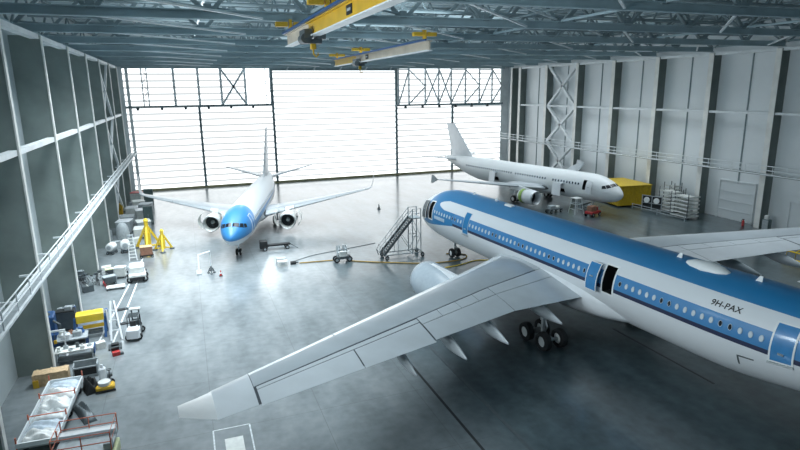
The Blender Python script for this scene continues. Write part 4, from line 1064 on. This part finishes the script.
# workbench strewn with parts
T = thing('workbench', 'pale steel workbench with grey metal parts on it beside the concrete fin', 'bench', (-8.55, 42.6, 0), .05)
M().box((0, 0, .92), (2.4, 1.0, .08)).build('bench_top', PALE, T)
for x in (-1.1, 1.1):
    for y in (-.42, .42): M().box((x, y, .44), (.08, .08, .88)).build('leg', GREYP, T)
M().box((0, 0, .3), (2.2, .9, .05)).build('lower_shelf', DMETAL, T); M().box((1.22, 0, .75), (.06, .9, .5)).build('end_panel', BLUE, T)
rnd = random.Random(4)
PN = ['pale pipe fitting', 'grey gearbox casing', 'shiny ring flange', 'small dark pump', 'pale valve body', 'grey bracket']
for i in range(6):
    x, y = -9.45 + i * .36, 42.45 + (.25 if i % 2 else -.12); m_ = [PALE, GREYP, METAL, DMETAL, PALE, GREYP][i]
    o = M()
    if i % 3 == 0: o.lathe([(0, .13), (.12, .13), (.14, .08), (.26, .08), (.28, .12), (.34, .12)], axis='z', n=14)
    elif i % 3 == 1: o.rbox((0, 0, .12), (.3, .24, .24), .06); o.lathe([(.24, .07), (.34, .05)], axis='z', n=12)
    else: o.lathe([(0, .16), (.08, .17), (.08, .10), (0, .09), (0, .16)], axis='z', n=18, cap=False)
    tag(o.build('machine_part', m_, smooth=True, loc=(x, y, .965)), PN[i] + ' on the pale workbench, number ' + ['one', 'two', 'three', 'four', 'five', 'six'][i] + ' counted from the concrete fin', 'machine part', 'parts on the workbench')
# blue stands, engine stand with yellow cover
T = thing('engine_stand', 'blue legged stand holding a yellow covered box beside the concrete fin', 'stand', (-8.1, 47.0, 0), .12); T.scale = (.82, .82, .78)
for x in (-1.25, 1.25):
    g = M(); g.beam((x - .12, -1.0, 0), (x, 0, 2.0), .2, .2); g.beam((x + .12, 1.0, 0), (x, 0, 2.0), .2, .2); g.box((x, 0, .5), (.16, 1.3, .16)); g.build('side_frame', BLUE, T)
M().rbox((0, .05, 2.05), (2.3, 1.25, .8), .12).build('cover', YEL, T); M().box((0, -.45, 1.15), (2.2, .25, .3)).build('cross_beam', YELC, T); M().box((0, -.3, .55), (1.9, .7, .25)).build('lower_tray', DMETAL, T)
M().box((1.28, 0, 1.2), (.12, .9, 1.6)).build('end_plate', BLUE, T); M().lathe([(-.12, .22), (.12, .22)], c=(1.42, .1, 2.35), axis='x', n=18).build('pivot_boss', BLUE, T)
M().beam((1.5, -.7, 0), (1.42, -.1, 2.5), .14, .14).build('white_strut', WHITE, T)
T = thing('tilting_frame', 'white A-shaped steel frame leaning beside the yellow covered stand', 'frame', (-6.25, 46.4, 0))
for x in (-.35, .4): M().beam((x, -1.1, 0), (x * .3 - .2, .6, 2.6), .12, .14).build('leg', WHITE, T)
g = M()
for t in (.25, .5, .75): g.box((.02 - .1 * t, -1.1 + 1.7 * t, 2.6 * t), (.72 * (1 - t * .6), .08, .08))
g.build('rungs', WHITE, T); M().beam((-.1, .5, 2.4), (-.1, 1.4, .02), .1, .1).build('prop', GREYP, T)
T = thing('blue_press', 'dark blue upright machine pressed into the corner beside the concrete fin', 'machine', (-10.95, 46.9, 0), .1)
M().rbox((0, 0, 1.1), (1.1, 1.5, 2.2), .12).build('column_body', BLUE, T); M().rbox((.3, -.9, .5), (1.2, .8, 1.0), .1).build('base_block', BLUE, T); M().tube([(.4, -.6, 1.9), (.9, -1.0, 1.6), (.9, -1.0, 1.0)], .09, 8).build('arm', DMETAL, T); M().lathe([(0, .3), (.1, .3)], c=(0, -.2, 2.2), axis='z', n=18).build('hand_wheel', DMETAL, T)
T = thing('dark_cupboard', 'dark cupboard between the blue machine and the yellow covered stand', 'cupboard', (-10.1, 49.2, 0))
M().rbox((0, 0, .8), (1.3, .8, 1.6), .04).build('body', BLACK, T); M().box((0, -.42, .8), (1.2, .03, 1.4)).build('door', DMETAL, T); M().rbox((.2, 0, 1.75), (.5, .4, .3), .05).build('top_box', GREYP, T)
T = thing('parts_bench', 'steel bench heaped with pale and blue machine parts in front of the blue machine', 'bench', (-9.05, 45.0, 0), .1)
M().box((0, 0, .9), (2.0, 1.4, .1)).build('bench_top', GREYP, T)
for x in (-.9, .9):
    for y in (-.6, .6): M().box((x, y, .42), (.1, .1, .85)).build('leg', BLUE, T)
M().rbox((0, 0, .35), (1.7, 1.1, .3), .05).build('lower_bin', DMETAL, T)
for i, (x, y, lb, m_) in enumerate(((-9.72, 45.25, 'pale round gear housing on the heaped bench near the blue machine', PALE), (-9.2, 45.5, 'brown and white rag bundle in the middle of the heaped bench', BROWN), (-8.6, 45.5, 'blue cylinder part at the aisle end of the heaped bench', BLUE), (-9.4, 44.62, 'white casing lying at the front edge of the heaped bench', WHITE), (-8.7, 44.95, 'grey block at the front corner of the heaped bench', GREYP))):
    o = M()
    if i in (0, 2): o.lathe([(0, .28), (.1, .3), (.22, .22), (.4, .22), (.45, .1)], axis='z', n=16)
    elif i == 1: heap('rag_bundle', lb, x, y, .955, .42, .36, .3, m_, 31, .2, 'rag'); continue
    else: o.rbox((0, 0, .2), (.6, .4, .4), .1); o.lathe([(.4, .1), (.5, .08)], axis='z', n=12)
    tag(o.build('machine_part', m_, smooth=True, loc=(x, y, .955)), lb, 'machine part')
heap('tarpaulin', 'folded blue tarpaulin on the floor behind the yellow covered stand', -8.6, 50.8, .003, 1.5, 1.0, .9, BLUE, 41, .1, 'tarpaulin')
# floor scrubber
T = thing('floor_scrubber', 'yellow based ride-on scrubber with white tank and seat on the open floor', 'machine', (-6.15, 37.6, 0), .08); T.scale = (0.72, 0.72, 0.8)
M().rbox((0, -.45, .35), (1.5, .9, .3), .15).build('scrub_deck', YELC, T); M().rbox((0, .3, .5), (.95, 1.1, .45), .15).build('chassis', DMETAL, T)
M().lathe([(0, .5), (.25, .5), (.3, .42), (.3, .1)], c=(-.05, -.4, .5), axis='z', n=22).build('round_tank', PALE, T, smooth=True); M().rbox((-.15, .45, 1.1), (.55, .6, 1.0), .15).build('upright_tank', WHITE, T); M().lathe([(0, .16), (.25, .1)], c=(-.15, .45, 1.6), axis='z', n=14).build('tank_cap', WHITE, T)
M().tube([(.35, .1, .7), (.42, -.05, 1.5)], .04, 8).build('steering_column', BLACK, T); M().tube([(.42 + .18 * math.cos(a), -.05 + .18 * math.sin(a), 1.52) for a in [2 * PI * i / 14 for i in range(15)]], .025, 6).build('steering_wheel', BLACK, T); M().rbox((.4, .55, .85), (.4, .4, .25), .08).build('seat', DMETAL, T)
wheels(T, [(-.5, .6), (.5, .6), (0, -.6)], .22, .16); M().box((0, -.95, .12), (1.6, .08, .14)).build('squeegee', BLACK, T)
# small things beside the aisle line
T = thing('tool_case', 'red open tool case on the floor beside the aisle line', 'case', (-6.0, 42.5, 0), .3); T.scale = (.75, .75, .75)
M().rbox((0, 0, .2), (.7, .45, .38), .05).build('case_body', RED, T); M().box((0, .28, .45), (.7, .06, .45)).build('lid', BLACK, T); M().box((.45, -.1, .12), (.3, .3, .22)).build('side_tray', DMETAL, T)
T = thing('parts_pallet', 'dark flat pallet with straps, just beyond the red tool case', 'pallet', (-6.2, 43.9, 0), .1)
g = M()
for i in range(5): g.box((0, -.4 + i * .2, .14), (.9, .12, .04))
for x in (-.38, 0, .38): g.box((x, 0, .06), (.1, .95, .1))
g.build('slats', DMETAL, T); M().rbox((0, .1, .25), (.5, .4, .16), .05).build('strap_roll', BLACK, T)
for x, y, lb in ((-6.45, 52.1, 'black drain plate in the floor, the one farther up the aisle line'), (-6.1, 48.6, 'black drain plate in the floor, the one level with the forklift')):
    T = thing('drain_plate', lb, 'plate', (x, y, 0), .2); M().box((0, 0, .03), (.95, .5, .06)).build('plate', BLACK, T); M().box((.35, 0, .07), (.25, .4, .03)).build('hinge', DMETAL, T)
# forklift
T = thing('forklift', 'white forklift with a black cage roof on the open floor facing the far doors', 'forklift', (-4.95, 45.7, 0), -.06); T.scale = (0.74, 0.74, 0.74)
M().rbox((0, -1.1, .85), (1.25, 1.3, 1.0), .2).build('counterweight', WHITE, T); M().rbox((0, .3, .6), (1.2, 1.7, .5), .12).build('chassis', DMETAL, T); M().rbox((0, -.45, 1.2), (.6, .6, .3), .08).build('seat', BLACK, T); M().rbox((0, -.72, 1.6), (.55, .14, .6), .06).build('seat_back', BLACK, T)
for x in (-.52, .52):
    M().beam((x, -.9, 1.3), (x, -.6, 2.3), .07, .07).build('cage_post', BLACK, T); M().beam((x, .8, .8), (x, .5, 2.3), .07, .07).build('cage_post', BLACK, T)
g = M()
for x in (-.52, .52): g.box((x, -.05, 2.3), (.08, 1.2, .08))
for i in range(6): g.box((0, -.6 + i * .22, 2.3), (1.04, .05, .05))
g.build('roof_grille', DMETAL, T); M().box((0, .75, 1.15), (.9, .2, .5)).build('dashboard', DMETAL, T)
g = M()
for x in (-.35, .35): g.box((x, 1.35, 1.25), (.12, .14, 2.4))
for z in (.3, 1.3, 2.4): g.box((0, 1.35, z), (.8, .1, .1))
g.build('mast', DMETAL, T); M().box((0, 1.5, .6), (1.0, .08, .5)).build('fork_carriage', BLACK, T); M().box((0, 1.3, 2.5), (1.0, .5, .12)).build('mast_guard', PALE, T)
for x in (-.28, .28): M().box((x, 2.0, .08), (.12, 1.0, .06)).build('fork', METAL, T)
wheels(T, [(-.55, .95), (.55, .95), (-.52, -1.1), (.52, -1.1)], .32, .24, PALE)
# baggage tug
T = thing('tow_tractor', 'pale boxy tow tractor standing across the aisle beyond the row of bikes and carts', 'tractor', (-5.7, 60.4, 0), .05); T.scale = (0.82, 0.82, 0.82)
M().rbox((0, 0, .75), (1.9, 2.6, .7), .2).build('chassis', PALE, T); M().rbox((0, .2, 1.5), (1.7, 1.9, .95), .2).build('cab', WHITE, T); M().rbox((0, -.78, 1.5), (1.4, .06, .6), .02).build('windscreen', PALE, T); M().box((0, -1.33, .55), (1.7, .12, .35)).build('bumper', BLACK, T)
for x in (-.7, .7): M().lathe([(-.04, .13), (.04, .13)], c=(x, -1.33, .9), axis='y', n=14).build('headlamp', SHADE, T)
for x in (-1.02, 1.02): M().box((x, -.6, 1.35), (.14, .1, .25)).build('mirror', BLACK, T)
wheels(T, [(-.85, -.85), (.85, -.85), (-.85, .85), (.85, .85)], .36, .26)
# row of bikes and small carts in front of the fin
def bicycle(x, y, rz, col, label):
    t = thing('bicycle', label, 'bicycle', (x, y, 0), rz, 'bicycles leaning by the concrete fin')
    for yy in (-.52, .52):
        m = M(); m.lathe([(-.02, .33), (0, .345), (.02, .33), (0, .315), (-.02, .33)], axis='x', n=24, cap=False, c=(0, yy, .345))
        for i in range(6):
            a = PI * i / 6; m.beam((0, yy - .32 * math.cos(a), .345 - .32 * math.sin(a)), (0, yy + .32 * math.cos(a), .345 + .32 * math.sin(a)), .008, .008)
        m.build('wheel', TYRE, t)
    m = M(); P_ = {'b': (0, -.05, .3), 's': (0, -.18, .85), 'h': (0, .38, .85), 'r': (0, -.52, .345), 'f': (0, .52, .345)}
    for a, b in ('bs', 'sh', 'hb', 'br', 'rs', 'hf'): m.tube([P_[a], P_[b]], .022, 6)
    m.build('frame', col, t); M().rbox((0, -.2, .92), (.14, .26, .07), .05).build('saddle', BLACK, t); M().tube([(-.28, .3, 1.0), (0, .4, 1.0), (.28, .3, 1.0)], .018, 6).build('handlebar', BLACK, t); M().box((0, .5, .95), (.3, .25, .2)).build('basket', DMETAL, t)
    return t
bicycle(-10.55, 60.2, .5, BLACK, 'black bicycle closest to the concrete fin')
bicycle(-9.95, 60.7, .9, WHITE, 'white framed bicycle, second from the concrete fin')
bicycle(-9.3, 60.5, .3, DMETAL, 'dark bicycle in the middle of the row by the fin')
bicycle(-8.75, 61.5, 1.2, GREYP, 'grey bicycle beside the small lime covered cart')
def cart(x, y, rz, w_, d, h, body, top, label, name='tool_cart', cat='cart', group=None):
    t = thing(name, label, cat, (x, y, 0), rz, group)
    M().rbox((0, 0, .22 + h / 2), (w_, d, h), .06).build('cabinet_body', body, t); M().rbox((0, 0, .24 + h), (w_ + .08, d + .08, .08), .06).build('top_tray', top, t)
    for i in range(3): M().box((0, -d / 2 - .015, .3 + h * (i + .5) / 3), (w_ * .86, .04, h / 3 * .75)).build('drawer', body, t)
    M().tube([(w_ / 2 + .02, -d / 3, h * .8), (w_ / 2 + .2, -d / 3, h + .15), (w_ / 2 + .2, d / 3, h + .15), (w_ / 2 + .02, d / 3, h * .8)], .025, 6).build('push_handle', GREYP, t)
    wheels(t, [(-w_ * .4, -d * .4), (w_ * .4, -d * .4), (-w_ * .4, d * .4), (w_ * .4, d * .4)], .12, .08); return t
cart(-8.5, 63.0, .2, .7, .6, .5, DMETAL, LIME, 'lime covered small cart behind the bicycles')
cart(-7.35, 61.9, -.1, 1.0, .8, .9, PALE, WHITE, 'white tool cart between the bicycles and the tow tractor')
cart(-8.2, 60.0, .4, 1.1, .7, .6, DMETAL, GREYP, 'dark low cart in front of the white tool cart')
T = thing('hand_truck', 'flat pale hand truck lying on the floor beside the tow tractor', 'hand truck', (-7.5, 58.4, 0), .1)
M().box((0, 0, .22), (1.6, .9, .07)).build('deck', PALE, T); M().tube([(-.8, -.35, .25), (-1.0, -.35, .8), (-1.0, .35, .8), (-.8, .35, .25)], .03, 6).build('push_handle', RED, T); wheels(T, [(-.6, -.35), (.6, -.35), (-.6, .35), (.6, .35)], .12, .08)
# farther group of equipment up to the far doors
T = thing('brown_crate_trolley', 'brown covered crate on a dark trolley in front of the tall yellow tripod jack', 'trolley', (-5.3, 69.0, 0), .08); T.scale = (.85, .85, .85)
M().box((0, 0, .35), (1.7, 1.2, .14)).build('deck', BLACK, T); M().rbox((0, 0, .95), (1.5, 1.05, 1.05), .08).build('crate', BROWN, T); M().rbox((0, 0, 1.5), (1.55, 1.1, .08), .05).build('lid', WOOD, T); wheels(T, [(-.65, -.5), (.65, -.5), (-.65, .5), (.65, .5)], .17, .12)
T = thing('step_ladder', 'white A-frame step ladder in the aisle beside the brown covered crate', 'ladder', (-6.75, 69.0, 0), .1)
for x in (-.32, .32):
    M().beam((x * 1.2, -1.0, 0), (x * .7, 0, 2.7), .07, .09).build('rail', WHITE, T); M().beam((x * 1.2, .9, 0), (x * .7, 0, 2.7), .06, .07).build('rear_leg', WHITE, T)
for i in range(7):
    t = (i + 1) / 8; M().box((0, -1.0 + t, 2.7 * t), (.62, .16, .04)).build('step', PALE, T)
M().box((0, 0, 2.72), (.6, .3, .05)).build('top_cap', GREYP, T)
def roll(x, y, rz, r, L_, m_, label):
    t = thing('covered_engine', label, 'engine', (x, y, 0), rz, 'sheeted engines on stands')
    m = M(); m.lathe([(-L_ / 2, r * .6), (-L_ / 2 + .1, r * .9), (0, r), (L_ / 2 - .1, r * .85), (L_ / 2, r * .5)], axis='y', n=20, c=(0, 0, r + .35)); m.build('cover', m_, t, smooth=True)
    M().box((0, 0, .3), (r * 1.5, L_ * .9, .14)).build('stand_deck', DMETAL, t); M().lathe([(-.05, r * .5), (.05, r * .5)], axis='y', n=18, c=(0, -L_ / 2 - .02, r + .35)).build('end_cap', GREYP, t)
    for x_ in (-.5, .5): M().box((x_ * r, 0, .5), (.12, L_ * .7, .4)).build('cradle', GREYP, t)
    wheels(t, [(-r * .6, -L_ * .35), (r * .6, -L_ * .35), (-r * .6, L_ * .35), (r * .6, L_ * .35)], .15, .1); return t
roll(-7.75, 72.4, .1, .58, 1.5, PLAST, 'round white sheeted engine on a stand, the one beside the step ladder')
roll(-9.2, 72.2, -.3, .5, 1.3, PLAST, 'round white sheeted engine on a stand, the one closest to the concrete fin')
T = thing('standing_nacelle', 'large grey domed cover standing on end behind the sheeted engines', 'cover', (-8.3, 76.8, 0)); T.scale = (.6, .6, .8)
M().lathe([(.25, 1.25), (1.6, 1.3), (2.6, 1.1), (3.2, .6), (3.35, .1)], axis='z', n=26).build('dome', GREYP, T, smooth=True); M().lathe([(0, 1.4), (.25, 1.4)], axis='z', n=26).build('base_ring', PALE, T)
T = thing('tall_cabinet', 'tall dark green cabinet behind the yellow tripod jacks', 'cabinet', (-5.9, 87.6, 0)); T.scale = (.65, .65, .7)
M().rbox((0, 0, 1.9), (1.9, 1.6, 3.6), .06).build('body', DKGRN, T); M().box((0, -.83, 1.9), (1.7, .05, 3.2)).build('door', DKGRN, T); M().box((0, -.87, 1.9), (.08, .05, .5)).build('handle', METAL, T)
for x in (-.8, .8): M().box((x, 0, .06), (.15, 1.5, .12)).build('skid', BLACK, T)
T = thing('tall_cabinet', 'tall dark green cabinet nearest to the far door, past all carts', 'cabinet', (-6.6, 103.5, 0)); T.scale = (.65, .65, .7)
M().rbox((0, 0, 1.9), (2.2, 1.6, 3.6), .06).build('body', DKGRN, T); M().box((0, -.83, 1.9), (2.0, .05, 3.2)).build('door', DKGRN, T); M().box((0, -.87, 1.9), (.08, .05, .5)).build('handle', METAL, T); M().box((0, 0, .05), (2.0, 1.4, .1)).build('plinth', BLACK, T)
lab = ['pale flat cart just behind the tall yellow tripod jack', 'grey flat cart two behind the tall yellow tripod jack', 'white topped cart in the first pair past the domed cover', 'grey boxy cart beside the fin past the domed cover', 'white flat cart beside the dark green cabinet', 'grey covered cart midway between the two dark green cabinets', 'white boxed cart against the fin in the far corner', 'pale long cart in front of the farthest dark green cabinet', 'red topped cart by the far door in the corner']
spots = [(-6.4, 79.4, PALE, PALE), (-6.3, 82.7, GREYP, PALE), (-8.6, 82.6, GREYP, WHITE), (-8.7, 88.2, GREYP, GREYP), (-7.0, 91.2, PALE, WHITE), (-6.6, 94.6, GREYP, GREYP), (-8.6, 95.0, PALE, WHITE), (-7.9, 99.0, PALE, PALE), (-8.6, 106.5, PALE, RED)]
for i, (x, y, a, b) in enumerate(spots): cart(x, y, .2 * math.sin(i * 2.1), 1.7, 2.1, 1.0 + .25 * (i % 3), a, b, lab[i], 'equipment_cart', 'cart', 'equipment carts toward the far door')
T = thing('yellow_locker', 'small yellow locker at the foot of a far concrete fin', 'locker', (-10.6, 96.2, 0))
M().rbox((0, 0, .9), (1.2, .9, 1.7), .05).build('body', YELC, T); M().box((0, -.47, .9), (1.0, .04, 1.4)).build('door', YELC, T); M().box((.35, -.5, .9), (.06, .05, .25)).build('handle', BLACK, T); M().box((0, 0, .03), (1.1, .8, .06)).build('plinth', BLACK, T)

# loose bits among the benches and the cart rows
def drum(x, y, r, h, m_, label):
    t = thing('steel_drum', label, 'drum', (x, y, 0)); M().lathe([(0, r), (h * .33, r), (h * .34, r * 1.04), (h * .36, r), (h * .66, r), (h * .67, r * 1.04), (h * .69, r), (h, r)], axis='z', n=22).build('drum_body', m_, t, smooth=True)
    M().lathe([(h, r * .92), (h + .03, r * .92)], axis='z', n=22).build('lid', GREYP, t); M().lathe([(h + .03, .05), (h + .08, .05)], c=(r * .5, 0, 0), axis='z', n=10).build('bung', DMETAL, t); return t
drum(-10.9, 51.6, .32, .95, DMETAL, 'dark steel drum against the wall behind the folded blue tarpaulin')
drum(-10.2, 51.9, .32, .95, BLUE, 'blue steel drum beside the dark drum behind the blue tarpaulin')
drum(-11.2, 44.6, .3, .9, PALE, 'pale steel drum in the corner behind the heaped bench')
drum(-11.0, 62.6, .32, .95, DMETAL, 'dark steel drum beside the fin beyond the row of bicycles')
drum(-10.3, 79.5, .45, 1.2, GREYP, 'grey steel drum at the fin beside the domed cover')
def carton(x, y, z, w_, d, h, m_, label, rz=0.0):
    t = thing('carton', label, 'box', (x, y, z), rz); M().box((0, 0, h / 2), (w_, d, h)).build('box_body', m_, t); M().box((0, 0, h + .006), (w_ * .12, d * 1.0, .012)).build('tape_strip', PALE, t)
    M().box((w_ * .25, 0, h + .02), (w_ * .48, d * .98, .02), ry=-.06).build('flap', m_, t); return t
carton(-10.6, 42.9, 0, .8, .6, .6, WOOD, 'brown carton on the floor between the pale workbench and the wall', .2)
carton(-7.2, 44.3, 0, .6, .5, .45, PALE, 'small white carton on the floor beside the heaped bench', .3)
carton(-9.9, 58.5, 0, .9, .7, .6, DMETAL, 'dark carton on the floor in front of the bicycles', .4)
carton(-8.9, 64.2, 0, .9, .8, .7, PALE, 'white carton on the floor behind the lime covered cart', .1)
carton(-8.9, 74.4, 0, 1.0, .8, .9, GREYP, 'grey carton behind the sheeted engine by the fin', .1)
carton(-6.9, 76.2, 0, .9, .7, .7, PALE, 'white carton between the domed cover and the tall yellow jack', .2)
carton(-9.6, 90.4, 0, 1.1, .9, 1.0, PALE, 'white carton at the fin across from the dark green cabinet', .0)
carton(-8.9, 101.6, 0, 1.1, 1.0, .9, GREYP, 'grey carton at the fin near the far door', .0)
T = thing('chain_hoist_frame', 'small white portal frame with a chain between the heaped bench and the yellow stand', 'frame', (-9.9, 43.75, 0), .05)
for x in (-.6, .6): M().beam((x, 0, 0), (x, 0, 1.9), .09, .09).build('post', WHITE, T); M().box((x, 0, .05), (.12, .8, .1)).build('foot', WHITE, T)
M().box((0, 0, 1.95), (1.4, .12, .12)).build('cross_beam', WHITE, T); M().tube([(0, 0, 1.9), (0, 0, 1.2)], .03, 6).build('chain', DMETAL, T); M().rbox((0, 0, 1.15), (.2, .15, .25), .04).build('hoist_block', YELC, T)

# ------------------------------------------------------------------ light
w = bpy.data.worlds.new('world'); bpy.context.scene.world = w
n, l = nodes_of(w)
n['Background'].inputs['Color'].default_value = (.30, .60, .72, 1); n['Background'].inputs['Strength'].default_value = .15
sc = bpy.context.scene
sc.view_settings.view_transform = 'Standard'; sc.view_settings.look = 'None'; sc.view_settings.gamma = 1; sc.view_settings.use_curve_mapping = False
sc.view_settings.exposure = 0.4
sc.cycles.use_denoising = True
sc.cycles.max_bounces = 8; sc.cycles.diffuse_bounces = 5; sc.cycles.glossy_bounces = 4
sc.cycles.sample_clamp_indirect = 8.0

def lamp(x, y, power, size=12.0, col=(.87, .955, 1.0)):  # added soft fill under the roof, no fixtures
    d = bpy.data.lights.new('added_roof_fill', 'AREA'); d.shape = 'SQUARE'; d.size = size; d.energy = power; d.color = col; d.spread = math.radians(100)
    o = bpy.data.objects.new('added_roof_fill', d); C.objects.link(o); o.location = (x, y, 22.5); return o
def deck_fill(x, y, power):  # added fill aimed upward to brighten the roof deck
    d = bpy.data.lights.new('added_deck_fill', 'AREA'); d.shape = 'SQUARE'; d.size = 8; d.energy = power; d.color = (.80, .93, 1.0)
    o = bpy.data.objects.new('added_deck_fill', d); C.objects.link(o); o.location = (x, y, 23.9); o.rotation_euler = (PI, 0, 0); return o
for y in (25, 36, 47, 57.7, 68.2, 78.7, 89.5, 100.5):
    for x, p in zip((2, 18, 36, 58), (220, 420, 330, 150)): deck_fill(x, y, p * (.6 if y > 70 else 1) * (.08 if y < 60 and x > 30 else 1) * (.5 if y < 40 and x > 10 else 1))
ROOF_FILL = {24: (150, 0, 0, 0, 0, 0), 36: (900, 200, 0, 0, 700, 0), 47: (1900, 600, 60, 0, 700, 50), 58: (2400, 1200, 250, 50, 50, 350), 69: (1800, 900, 500, 250, 200, 600), 80: (600, 400, 400, 300, 300, 600), 91: (300, 200, 200, 200, 300, 500), 102: (150, 100, 100, 100, 200, 400)}
for y, row in ROOF_FILL.items():
    for x, p in zip((-2, 13, 25, 34, 46, 60), row):
        if p: lamp(x, y, p)

# added side fill by the finned wall, aimed across the hall at the jet
for y, p in ((14, 1100), (27, 900), (41, 500)):
    d = bpy.data.lights.new('added_side_fill', 'AREA'); d.shape = 'RECTANGLE'; d.size = 6; d.size_y = 4; d.energy = p; d.color = (.84, .95, 1.0); d.spread = math.radians(110)
    o = bpy.data.objects.new('added_side_fill', d); C.objects.link(o); o.location = (-9.0, y, 15.5)
    o.rotation_euler = Vector((1, .05, -.10)).to_track_quat('-Z', 'Y').to_euler()
